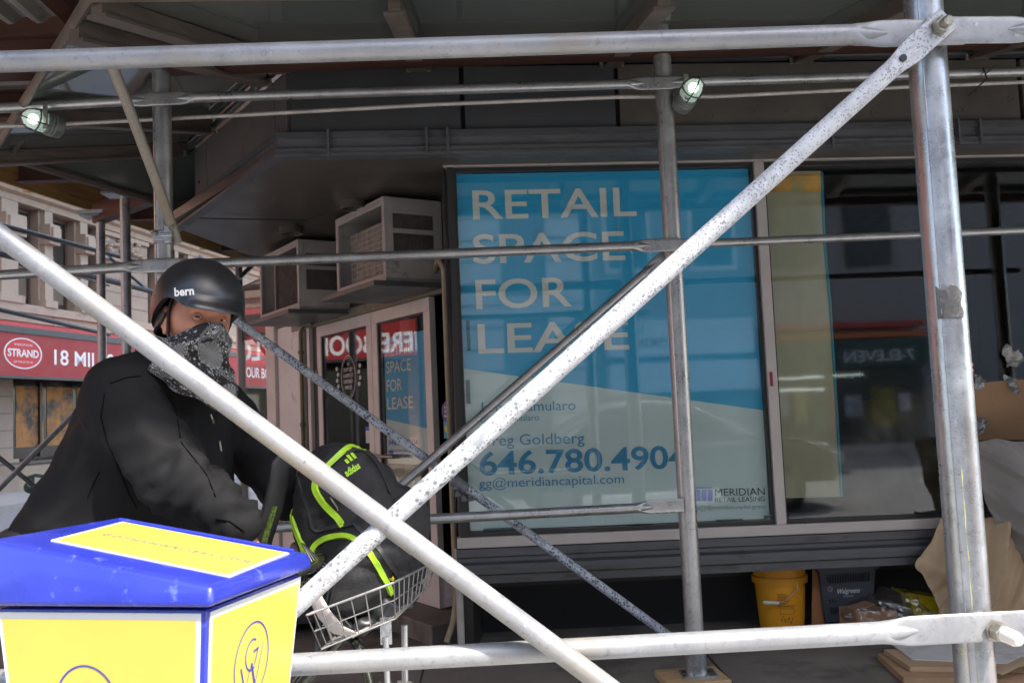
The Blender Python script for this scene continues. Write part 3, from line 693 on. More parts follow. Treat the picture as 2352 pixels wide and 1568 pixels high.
# ---------------------------------------------------------------- sloping canopy round the corner
def canopy():
    r = empty('canopy', (-1, 4.6, 2.9), 'sloping glossy grey panel canopy wrapping the shop corner above the fascia', 'canopy')
    zi, zo = 3.24, 2.92
    i0, i1 = W(R, -.27, zi), W(-1.0, -.27, zi)
    A, B = V(-1.02, 4.9, zi), V(-2.0, 6.42, zi)
    sd = V(.2, .98, 0).normalized(); C_ = B + sd * 9; C_.z = zi
    o0 = W(R, -1.75, zo)
    dch = (B - A).normalized(); nch = V(-.839, -.545, 0)
    # outer points
    L1a = PN(187, 18, V(0, 0, zo), V(0, 0, 1)); L1b = PN(0, 319, V(0, 0, zo), V(0, 0, 1))
    dd = (L1b - L1a).normalized()
    oA = L1a - dd * 2.0
    for k in range(400):
        q = L1a - dd * (k * .01)
        if q.y <= W(q.x, -1.75, 0).y: oA = q; break
    S1 = PN(47, 366, V(0, 0, zo), V(0, 0, 1)); S2 = PN(319, 448, V(0, 0, zo), V(0, 0, 1)); sdd = (S2 - S1).normalized()
    # chamfer outer line meets side outer line
    den = dd.x * sdd.y - dd.y * sdd.x
    t = ((S1.x - L1a.x) * sdd.y - (S1.y - L1a.y) * sdd.x) / den; oB = L1a + dd * t
    oC = S1 + sdd * 12
    def panel(ps): 
        m = MB(); m.prism(ps, V(0, 0, .02)); return m
    o0m = W(R, -1.75, zo)
    panel([i0, i1, oA, o0m]).build('roof_panel', M['canopy'], r)
    panel([A, B, oB, oA]).build('roof_panel', M['canopy'], r)
    panel([B, C_, oC, oB]).build('roof_panel', M['canopy'], r)
    def beam(p, q, h=.075, wd=.045):
        p, q = Vector(p), Vector(q); d = (q - p).normalized(); s = d.cross(V(0, 0, 1)).normalized() * wd; dn = V(0, 0, -h)
        m = MB(); m.obox(p - s / 2 + V(0, 0, -.002), q - p, s, dn); m.obox(p - s * .9 + dn + V(0, 0, .0), q - p, s * 1.8, V(0, 0, -.014))
        m.build('beam', M['canbeam'], r)
        for sx in (-1, 1): b = MB(); b.lathe(p + d * .06 + s * sx * 1.2 + dn * .8, V(0, 0, -1), [(0, .012), (.03, .012)], 8); b.build('bolt', M['bolt'], r)
    def zin(px, py): 
        p = PN(px, py, V(0, 4.96, 0), V(.03, -1, 0)); return V(p.x, p.y, zi)
    for px, sl in ((962, -.06), (1400, .0), (1830, .0), (2230, .0), (2640, 0)):
        p = zin(px, 120); beam(p, V(p.x + sl * 0, p.y - 1.48, zo + .0))
    beam(A + V(.02, -.0, 0), oA + (A - oA) * .02)                              # hip at the corner
    for (x0, y0), (x1, y1) in (((642, 181), (287, 150)), ((498, 293), (200, 250)), ((457, 312), (0, 352))):
        p = A.lerp(B, {642: .12, 498: .66, 457: .97}[x0])
        f = {642: .12, 498: .62, 457: 1.0}[x0]; q = oA.lerp(oB, f); beam(p, q)
    for k in (1.3, 2.9, 4.5, 6.2): p = B + sd * k; q = oB + (oC - oB).normalized() * (k + .2); beam(p, q)
    # outer rims and bracing rod
    m = MB(); m.tube([o0m + V(0, 0, -.01), oA + V(0, 0, -.01), oB + V(0, 0, -.01), oC + V(0, 0, -.01)], .028, 8); m.build('rim', M['canbeam'], r, smooth=40)
    a = P(285, -2, 4.2); b = P(30, 352, 5.4); 
    m = MB(); m.tube([a + (a - b) * .3, b], .014, 8); m.build('tie_rod', M['canbeam'], r, smooth=40)
canopy()

# ---------------------------------------------------------------- sidewalk shed deck above everything
def shed_deck():
    r = empty('shed_deck', (0, 3.2, 3.44), 'corrugated steel sidewalk shed deck on brown beams high above the sidewalk', 'shed roof')
    z = 3.5
    m = MB(); pit = .15
    xs = np.arange(-9.0, 11.0, pit / 6)
    y0, y1 = 1.1, 4.93
    prof = lambda x: .018 * (1 if math.sin(x / pit * 6.2832) > 0 else -1) * min(1, abs(math.sin(x / pit * 6.2832)) * 2.2)
    m.add([(x, y, z + prof(x)) for y in (y0, y1) for x in xs], [(i, i + 1, len(xs) + i + 1, len(xs) + i) for i in range(len(xs) - 1)])
    m.build('corrugated_deck', M['deck'], r, thick=.004)
    m = MB(); ys = np.arange(4.6, 22.0, pit / 6)
    m.add([(x + .2 * (y - 5), y, z + .27 + prof(y)) for x in (-4.75, -1.6) for y in ys], [(i, i + 1, len(ys) + i + 1, len(ys) + i) for i in range(len(ys) - 1)])
    m.build('corrugated_deck', M['deck'], r, thick=.004)
    def ib(p, q, h=.2, wd=.1, mt='rustbeam'):
        p, q = Vector(p), Vector(q); d = (q - p).normalized(); s = d.cross(V(0, 0, 1)).normalized()
        m = MB(); m.obox(p - s * wd / 2, q - p, s * wd, V(0, 0, -.014)); m.obox(p - s * .006 + V(0, 0, -.014), q - p, s * .012, V(0, 0, -h + .028)); m.obox(p - s * wd / 2 + V(0, 0, -h + .014), q - p, s * wd, V(0, 0, -.014))
        m.build('beam', M[mt], r)
    zb = z - .03
    for x in (-6.4, -4.9, -3.5, -1.9, .9, 3.2, 5.6, 8.2): ib((x, 1.12, zb), (x, 4.9, zb))
    ib((-6.6, 2.2, zb - .205), (10.5, 2.2, zb - .205)); ib((-6.6, 4.6, zb - .205), (10.5, 4.6, zb - .205))
    for y in (5.2, 6.6, 8.3, 10.0, 12.0, 14.5): ib((-4.7 + .2 * (y - 5), y, zb + .25), (-1.7 + .2 * (y - 5), y, zb + .25))
    # plywood parapets along the edges
    m = MB(); m.obox(V(-9, 1.07, z - .05), V(20, 0, 0), V(0, .02, 0), V(0, 0, 1.1)); m.build('parapet', M['ply'], r)
    m = MB(); d = V(.2, .98, 0).normalized(); m.obox(V(-4.78, 5.0, z + .0), d * 18, V(.02, 0, 0), V(0, 0, 1.1))
    m.build('parapet', M['ply'], r)
    for k in range(9): m = MB(); m.obox(V(-4.757, 5.4, z - .0) + d * k * 1.6, d * .05, V(.05, 0, 0), V(0, 0, .9)); m.build('parapet_stud', M['ply'], r)
    # low edge beam whose end shows beside the far posts
    p, q = P(120, 432, 11.3), P(425, 452, 8.4)
    m = MB(); a = P(212, 512, 9.0); b = P(470, 478, 7.6); dd = V(b.x - a.x, b.y - a.y, 0); 
    m.obox(V(a.x, a.y, a.z - .0), V(b.x - a.x, b.y - a.y, 0), V(.06, .09, 0), V(0, 0, .2)); m.build('edge_beam', M['rustbeam'], r)
shed_deck()
# ---------------------------------------------------------------- scaffold pipes
def pipe_pts(p0, p1, r, f0, f1, up, flen=.17, tlen=.075):
    p0, p1 = Vector(p0), Vector(p1); L = (p1 - p0).length; d = (p1 - p0) / L
    st = {0.0, L}
    if f0: st |= {flen} | {flen + tlen * k / 6 for k in range(1, 7)}
    if f1: st |= {L - flen} | {L - flen - tlen * k / 6 for k in range(1, 7)}
    st |= {L * k / 24 for k in range(25) if (not f0 or L * k / 24 > flen + tlen) and (not f1 or L * k / 24 < L - flen - tlen)}
    st = sorted(st); pts, fl = [], []
    for s in st:
        q = q2 = 0
        for f_, s_ in ((f0, s), (f1, L - s)):
            if f_: q = max(q, 1 - sstep(flen, flen + tlen, s_)); q2 = max(q2, 1 - sstep(flen + tlen * .35, flen + tlen, s_))
        fl.append((r * (1 + .36 * q), r * (1 - .8 * q2))); pts.append(p0 + d * s)
    return pts, fl
def pipe(name, p0, p1, r, mat, label, cat='pipe', f0=False, f1=False, up=(0, 0, 1), group=None, flen=.17, bolt0=False, bolt1=False, sag=0, tlen=.075):
    pts, fl = pipe_pts(p0, p1, r, f0, f1, up, flen, tlen)
    if sag:
        n = len(pts)
        for i in range(n): 
            t = i / (n - 1); pts[i] = pts[i] + V(0, 0, -sag * 4 * t * (1 - t))
    m = MB(); m.tube(pts, r, 24, flat=fl, up=up)
    d0 = (Vector(p1) - Vector(p0)).normalized()
    for f_, e_, s_ in ((f0, Vector(p0), 1), (f1, Vector(p1), -1)):   # fishmouth crease where the round tube meets its crushed end
        if f_:
            c0_ = e_ + d0 * s_ * (flen + tlen * 1.05); c1_ = e_ + d0 * s_ * (flen - tlen * .25)
            m.tube([c0_, c0_.lerp(c1_, .5), c1_], [r * .99, r * .62, r * .12], 24, up=up)
    o = m.build(name, mat, smooth=50); tag(o, label, cat, group)
    d = (Vector(p1) - Vector(p0)).normalized()
    for fl_, c in ((bolt0, Vector(p0) + d * .07), (bolt1, Vector(p1) - d * .07)):
        if fl_: bolt_at(o, c, V(0, -1, 0))
    return o
def bolt_at(par, c, ax, s=1.0, mat='bolt'):
    m = MB(); ax = Vector(ax).normalized()
    m.lathe(c, ax, [(0, .023 * s), (.004 * s, .023 * s), (.004 * s, .017 * s), (.006 * s, .019 * s), (.024 * s, .019 * s), (.026 * s, .016 * s)], 6)
    m.lathe(c + ax * .026 * s, ax, [(0, .0115 * s), (.02 * s, .0115 * s), (.025 * s, .008 * s)], 16)
    return m.build('bolt', M[mat], par, smooth=30)
D1 = .0242                                                             # ledger radius
YF = 2.138
def near_frame():
    a, b = P(2118, 0, 2.2), P(2243, 1568, 2.2); x = (a.x + b.x) / 2
    r = empty('scaffold_post', (x, 2.2, 0), 'thick galvanised scaffold post nearest the street, with a patch of grey tape', 'post', 'vertical scaffold posts')
    m = MB(); n = 60
    m.tube([V(x, 2.2, .012 + 3.27 * k / n) for k in range(n + 1)], .0445, 40, up=(1, 0, 0)); m.build('tube', M['galvpost'], r, smooth=50)
    m = MB(); m.box((x - .08, 2.12, 0), (x + .08, 2.28, .011)); m.build('base_plate', M['steel'], r)
    # grey tape patch wrapped on the post
    tp = P(2150, 700, 2.157); m = MB(); rr = .0452
    def f(u, v):
        a_ = -math.pi / 2 + (u - .5) * 1.25 - .3 + (.06 * math.sin(v * 9)) * (u > .7); z = tp.z - .032 + .066 * v + (.012 * (1 - u) * (v > .8)) - .008 * math.sin(u * 7) * (v > .9)
        q_ = rr + .0016 * (.5 + ridge(V(u, v, 0), 5, V(.6, 1, 0), .35)); return V(x + q_ * math.cos(a_), 2.2 + q_ * math.sin(a_), z)
    m.grid(f, 44, 30); m.build('tape_patch', pm('duct_tape', (.09, .088, .085), .35, .2, .2, 20, bump=.3, bscale=30), r, smooth=50, thick=.001)
    m = MB(); tp = P(2232, 842, 2.18)
    for k in range(5): m.ball(tp + V(.002 * (k % 2) - .003, 0, -.007 * k + .012), (.003 + .002 * (k % 2), .003, .005), nu=8, nv=6)
    m.build('gum_scrap', pm('reddish_scrap', (.3, .07, .05), .6, 0, .4, 60), r)
    m = MB()
    m.grid(lambda u, v: V(x + .0452 * math.cos(-1.95 + .04 * u * (1 + .6 * math.sin(v * 40)) + .01 * math.sin(v * 23)), 2.2 + .0449 * math.sin(-1.95 + .04 * u * (1 + .6 * math.sin(v * 40)) + .01 * math.sin(v * 23)), .55 + .6 * v), 2, 60); m.build('paint_stripe', pm('yellow_mark', (.36, .33, .15), .5, 0, .5, 18), r)
    m = MB(); m.tube([V(x + .0440 * math.cos(-2.28), 2.2 + .0440 * math.sin(-2.28), .02 + 3.2 * k / 12) for k in range(13)], .0022, 6); m.build('weld_seam', M['galvpost'], r, smooth=50)
    xl = x - 2.44; r2_ = empty('scaffold_post', (xl, 2.2, 0), 'galvanised scaffold post at the other end of the long ledgers, past the news box', 'post', 'vertical scaffold posts')
    m = MB(); m.tube([V(xl, 2.2, .012 + 3.27 * k / 20) for k in range(21)], .0445, 32, up=(1, 0, 0)); m.build('tube', M['galvpost'], r2_, smooth=50)
    m = MB(); m.box((xl - .08, 2.12, .005), (xl + .08, 2.28, .011)); m.build('base_plate', M['steel'], r2_)
    # ledgers
    e0, e1 = P(-330, 153, YF), P(2212, 72, YF)
    pipe('ledger_pipe', e0, e1, D1, M['galv'], 'long galvanised pipe bolted to the thick post near its head, above the big poster', f1=True, group='ledger pipes on the street side frame', flen=.19)
    e0, e1 = P(2128, 70, YF - .012), P(2700, 66, YF - .012)
    pipe('ledger_pipe', e0, e1, D1, M['galv'], 'short stub of galvanised pipe leaving the head of the thick post', f0=True, group='ledger pipes on the street side frame', flen=.2)
    e0, e1 = P(-420, 1585, YF), P(2300, 1437, YF)
    o = pipe('ledger_pipe', e0, e1, D1, M['galv'], 'bright sunlit galvanised pipe just above the sidewalk, running out from behind the yellow news box', f1=True, group='ledger pipes on the street side frame', flen=.2)
    c = P(2284, 1446, YF - .004); bolt_at(o, c, V(.25, -1, -.12), 1.1)
    m = MB(); m.lathe(c + V(.25, -1, -.12).normalized() * .03, V(.25, -1, -.12), [(0, .017), (.03, .017), (.042, .012), (.046, .004)], 16); m.build('bolt_cap', pm('white_cap', (.75, .68, .6), .4), o, smooth=40)
    e0, e1 = P(2190, 1443, YF + .012), P(2700, 1416, YF + .012)
    pipe('ledger_pipe', e0, e1, D1, M['galv'], 'short stub of sunlit galvanised pipe beyond the white capped bolt on the thick post', f0=True, group='ledger pipes on the street side frame', flen=.3)
    # X braces
    r2 = .0215
    p0 = P(2178, 42, YF - .03); p1 = P(250, 1777, YF - .05)
    o = pipe('brace_pipe', p0, p1, r2, M['speck'], 'white dark-speckled brace climbing from the news box to the head of the thick post', 'brace', f0=True, up=(.66, 0, -.75), group='crossed braces on the street side', flen=.11)
    bolt_at(o, P(2155, 62, YF - .036), V(0.05, -1, -.05), 1.0)
    m = MB(); h = P(2073, 135, YF - .047); m.lathe(h, V(0, -1, 0), [(0, .0085), (.006, .0085)], 14); m.build('bolt_hole', M['black'], o)
    p0 = P(-345, 283, YF - .038); p1 = P(1480, 1640, YF - .058)
    o = pipe('brace_pipe', p0, p1, .0235, M['galv'], 'smooth bright brace slanting down in front of the cyclist and his backpack', 'brace', group='crossed braces on the street side')
    m = MB(); q = P(925, 1228, YF - .052); dd = (p1 - p0).normalized(); m.lathe(q - dd * .03, dd, [(0, .0242), (.07, .0242)], 24, caps=False); m.build('sleeve', M['galv'], o, smooth=40)
near_frame()

YB = 4.6; XL = -1.5415; XM = .9425
def back_frame():
    def post(x, lab, tilt=0, wood=False):
        r = empty('scaffold_post', (x, YB, 0), lab, 'post', 'vertical scaffold posts')
        m = MB(); m.tube([V(x, YB, .03 + 3.22 * k / 40) for k in range(41)], .0445, 32, up=(1, 0, 0)); m.build('tube', M['steel'], r, smooth=50)
        m = MB(); m.box((x - .07, YB - .07, .04), (x + .09, YB + .07, .052)); m.tube([V(x, YB, .05), V(x, YB, .16)], .05, 24); m.build('base_plate', M['galvpost'], r, smooth=40)
        m = MB(); m.tube([V(x + .045 * math.cos(4.1), YB + .0452 * math.sin(4.1), z) for z in (.2, 1.2, 2.2, 3.2)], .0025, 6); m.build('weld_seam', M['galvpost'], r, smooth=50)
        b = MB(); b.obox(V(x - .16, YB - .13, 0.002), V(.3, .02, 0), V(-.02, .26, 0), V(0, 0, .038)); o = b.build('timber_block', M['wood'], bevel=.004)
        tag(o, 'flat timber block under the scaffold post %s' % ('beyond the dark window' if x > 2 else 'in front of the big blue poster' if x > 0 else 'behind the cyclist'), 'block', 'timber blocks under posts')
        return r
    L_ = post(XL, 'steel scaffold post rising behind the cyclist helmet')
    post(XM, 'steel scaffold post in front of the big blue poster')
    post(XM + 2.44, 'steel scaffold post beyond the dark window, past the tan tarp heap')
    yk = YB - .062; rr = .0242
    def seg(name, a, b, lab, mat='steel', y0=yk, f=(1, 1), rad=rr, grp='shop side rails'):
        pipe(name, P(a[0], a[1], y0), P(b[0], b[1], y0), rad, M[mat], lab, 'rail', f0=f[0], f1=f[1], group=grp, flen=.15)
    seg('rail_pipe', (-160, 258), (400, 226), 'upper grey rail left of the post behind the cyclist, carrying a caged lamp', f=(0, 1))
    seg('rail_pipe', (340, 228), (1545, 190), 'upper grey rail running across the grey fascia between two posts', y0=yk - .012)
    seg('rail_pipe', (1478, 191), (2760, 153), 'upper grey rail right of the post before the blue poster', f=(1, 0))
    seg('rail_pipe', (-160, 642), (395, 607), 'middle rail left of the helmet in front of the pink building', f=(0, 1))
    seg('rail_pipe', (330, 611), (1560, 561), 'middle rail passing in front of the air conditioners and the word SPACE', y0=yk - .012)
    seg('rail_pipe', (1500, 564), (2760, 512), 'middle rail right of the post across the dark window', f=(1, 0), rad=.02)
    seg('rail_pipe', (355, 1226), (1570, 1160), 'lowest rail between the backpack and the post before the blue poster')
    # conduit with lamps
    pts = [P(x, y, YB + .08) for x, y in ((-150, 296), (150, 285), (600, 262), (1000, 240), (1420, 223), (1560, 222), (1640, 222), (2100, 199), (2500, 183), (2760, 172))]
    m = MB(); m.tube(pts, .0105, 12); o = m.build('conduit', M['conduit'], smooth=50); tag(o, 'thin cream conduit running just below the upper grey rails', 'conduit')
    m = MB(); c = P(2238, 188, YB - .0); 
    m.tube([c + V(0, -.09, .04), c + V(.01, -.1, -.02), c + V(.0, .06, -.05)], .004, 6); m.tube([c + V(0, -.1, .0), c + V(.05, -.12, .04)], .003, 6)
    o = m.build('wire_tie', M['black']); tag(o, 'twisted black wire tying the thin conduit to the upper rail at far right', 'tie')
    # braces between the posts
    p0, p1 = P(1528, 586, YB + .03), P(640, 1359, YB + .06)
    pipe('brace_pipe', p0, p1, .0205, M['steel'], 'grey brace descending left from the post before the poster towards the backpack', 'brace', f0=True, group='shop side braces', flen=.07, up=(.66, 0, -.75))
    p0, p1 = P(395, 628, YB + .09), P(1570, 1484, YB + .1)
    o = pipe('brace_pipe', p0, p1, .0215, M['speck_dark'], 'dark speckled grey brace descending right from the helmet across the door', 'brace', group='shop side braces')
    m = MB(); c = P(1056, 1112, YB + .09); dd = (p1 - p0).normalized()
    m.lathe(c - dd * .04, dd, [(0, .026), (.02, .031), (.04, .028), (.07, .03), (.085, .024)], 14)
    for k in range(7):
        a = k * .9; q = c + dd * (.012 * k - .03) + V(.03 * math.cos(a), -.02, .03 * math.sin(a)); m.add([q, q + V(.02, -.005, -.03), q + V(-.012, 0, -.035), q + V(-.01, .004, -.01)], [(0, 1, 2, 3)])
    m.build('tape_wrap', pm('old_grey_tape', (.1, .1, .11), .5, 0, .3, 30, bump=.4), o, smooth=40)
    # leaning old pipe clamped to the left post
    a, b = P(195, -2, 3.95), P(408, 556, YB - .02); d = (a - b)
    pts = [a + d * .25, a, a.lerp(b, .35) + V(.012, 0, -.004), a.lerp(b, .7) + V(.01, 0, 0), b]
    m = MB(); m.tube(pts, .0242, 20); o = m.build('strut_pipe', M['oldpipe'], smooth=50); tag(o, 'brownish old pipe leaning down to a clamp on the post behind the cyclist', 'strut')
    # swivel clamp
    c = V(XL, YB, P(375, 542, YB - .05).z); r = empty('swivel_clamp', c, 'bolted steel swivel clamp joining the brownish strut to the post', 'clamp')
    m = MB()
    for dz in (-.03, .015): m.lathe(c + V(0, 0, dz), (0, 0, 1), [(0, .0455), (0, .054), (.016, .054), (.016, .0455)], 28, caps=False)
    m.obox(c + V(-.03, -.075, -.026), V(.06, 0, 0), V(0, .03, 0), V(0, 0, .05)); m.build('collar', M['galvpost'], r, smooth=30, bevel=.003)
    m = MB(); m.obox(c + V(.03, -.085, -.04), V(.035, 0, 0), V(0, .035, 0), V(0, 0, .085)); m.obox(c + V(.01, -.09, -.01), V(.06, 0, 0), V(0, .02, 0), V(0, 0, .02)); m.build('jaw', M['galvpost'], r, bevel=.004)
    bolt_at(r, c + V(-.015, -.075, .012), V(-.3, -1, 0), .7); bolt_at(r, c + V(.06, -.08, .03), V(.6, -.6, .2), .6)
back_frame()

def far_frame():
    def post(px, ytop, y, lab, rad=.04):
        b = P(px, ytop, y); r = empty('scaffold_post', (b.x, y, 0), lab, 'post', 'vertical scaffold posts')
        m = MB(); m.tube([V(b.x, y, .012), V(b.x, y, 1.5), V(b.x, y, b.z)], rad, 24, up=(1, 0, 0)); m.build('tube', M['steel'], r, smooth=50)
        m = MB(); m.box((b.x - .08, y - .08, 0), (b.x + .08, y + .08, .012)); m.build('base_plate', M['steel'], r); m = MB(); m.box((b.x - .16, y - .1, b.z - .015), (b.x + .16, y + .1, b.z + .004)); m.build('cap_plate', M['steel'], r)
        return b
    a = post(287, 445, 7.7, 'steel post left of the helmet, the nearer of two behind the bright falling brace')
    b = post(231, 496, 9.0, 'thinner looking farther steel post with a white head plate, left of the helmet')
    m = MB(); m.box((b.x - .17, 8.85, b.z + .005), (b.x + .2, 9.15, b.z + .03)); o = m.build('head_plate', pm('head_plate_white', (.5, .5, .5), .5)); tag(o, 'pale plate under the brown beam on top of the farther steel post', 'plate')
    # rails of the side street frame
    sd = V(.2, .98, 0).normalized(); k = M['rail_dark'] = galv_mat('dark_side_rail', (.16, .17, .17), metal=.5, rough=.45)
    rows = [((-300, 436), (520, 655), 7.0, 13.8, 'highest dark rail crossing the pale windows of the pink building', .024),
            ((-300, 508), (560, 722), 7.0, 15, 'second dark rail crossing the pale windows above the red awning', .03),
            ((70, 600), (250, 655), 9.5, 12, 'short thin rail just below the second dark rail', .018),
            ((-300, 643), (250, 768), 7.2, 11.2, 'dark rail along the top of the red awning', .022)]
    for (x0, y0), (x1, y1), d0, d1, lab, rad in rows:
        m = MB(); m.tube([P(x0, y0, d0), P(x1, y1, d1)], rad, 14); o = m.build('side_rail', k, smooth=50); tag(o, lab, 'rail', 'side street rails')
    for (x0, y0), (x1, y1), d0, d1, lab, mt, rad in [((250, 590), (352, 678), 10.5, 12, 'thin dark diagonal behind the post left of the helmet', k, .02), ((460, 590), (500, 640), 12, 11.5, 'short diagonal under the soffit edge above the helmet', k, .03), ((590, 600), (548, 640), 12, 11.5, 'short opposite diagonal under the soffit tip', k, .03),
                                       ((-240, 1360), (287, 833), 6.4, 7.68, 'pale diagonal pipe behind the cyclist back at the left edge', M['galv'], .02), ((-260, 844), (287, 1282), 7.0, 7.75, 'dark diagonal crossing the pale one at the left edge', k, .018), ((548, 730), (640, 850), 11, 12, 'dark diagonal behind the bandana at the glass panel', k, .025)]:
        m = MB(); m.tube([P(x0, y0, d0), P(x1, y1, d1)], rad, 12); o = m.build('side_brace', mt, smooth=50); tag(o, lab, 'brace', 'side street braces')
    p = P(549, 640, 13.2); m = MB(); m.tube([V(p.x, 13.2, 0), V(p.x, 13.2, 3.6)], .05, 14); o = m.build('scaffold_post', M['black'], smooth=50); tag(o, 'black looking far post between the bandana and the glass panel', 'post', 'vertical scaffold posts')
far_frame()

def jar_mat():
    m = glass_mat('jar_glass', (.8, .9, .84), .1); nt = m.node_tree; o = [x for x in nt.nodes if x.type == 'OUTPUT_MATERIAL'][0]; s = o.inputs[0].links[0].from_socket
    d = nt.nodes.new('ShaderNodeBsdfTranslucent'); d.inputs[0].default_value = (.6, .68, .63, 1); e = nt.nodes.new('ShaderNodeBsdfDiffuse'); e.inputs[0].default_value = (.4, .46, .42, 1)
    a = nt.nodes.new('ShaderNodeAddShader'); nt.links.new(d.outputs[0], a.inputs[0]); nt.links.new(e.outputs[0], a.inputs[1])
    mx = nt.nodes.new('ShaderNodeMixShader'); mx.inputs[0].default_value = .24; nt.links.new(s, mx.inputs[1]); nt.links.new(a.outputs[0], mx.inputs[2]); nt.links.new(mx.outputs[0], o.inputs[0]); return m
def lamp(c, axis, clip, lab):
    ax = Vector(axis).normalized(); c = Vector(c)
    r = empty('cage_lamp', c, lab, 'lamp', 'caged work lamps')
    m = MB(); m.lathe(c - ax * .10, ax, [(0, .03), (.012, .05), (.05, .056), (.058, .05), (.066, .056), (.074, .05), (.082, .054), (.09, .05)], 24); m.build('housing', pm('lamp_housing', (.13, .14, .125), .5, .2, .2, 30), r, smooth=40)
    m = MB(); m.lathe(c - ax * .008, ax, [(0, .047), (.03, .047), (.06, .044), (.085, .034), (.1, .016), (.104, .002)], 24)
    j = bpy.data.materials.get('jar_glass') or jar_mat(); m.build('jar', j, r, smooth=60)
    m = MB(); m.ball(c + ax * .045, .024, nu=16, nv=10); m.build('bulb', bpy.data.materials.get('bulb_light') or emit_mat('bulb_light', (.95, 1, .96), 1.3), r, smooth=60)
    m = MB(); u = ax.orthogonal().normalized(); v = ax.cross(u)
    for k in range(2):
        a = k * math.pi / 2 + .4; e = u * math.cos(a) + v * math.sin(a)
        m.tube([c - ax * .012 + e * .054, c + ax * .05 + e * .052, c + ax * .088 + e * .036, c + ax * .108, c + ax * .088 - e * .036, c + ax * .05 - e * .052, c - ax * .012 - e * .054], .0032, 6)
    m.lathe(c + ax * .03, ax, [(0, .053), (.0, .056), (.006, .056), (.006, .053)], 24, caps=False); m.build('guard', M['black'], r, smooth=40)
    m = MB(); q = Vector(clip); m.obox(q + V(-.012, -.035, -.09), V(.024, 0, 0), V(0, .004, 0), V(0, 0, .13)); m.obox(q + V(-.014, -.04, -.04), V(.028, 0, 0), V(0, .01, 0), V(0, 0, .014)); m.build('clip', M['bolt'], r, bevel=.001)
def _lamps():
    y = YB - .09
    lamp(P(98, 281, y), (-.62, -.75, .12), P(111, 258, y), 'lit caged lamp hanging at the left edge from the upper rail')
    lamp(P(1582, 217, y), (.34, -.80, .42), P(1573, 194, y), 'lit caged lamp beside the post in front of the blue poster')
_lamps()

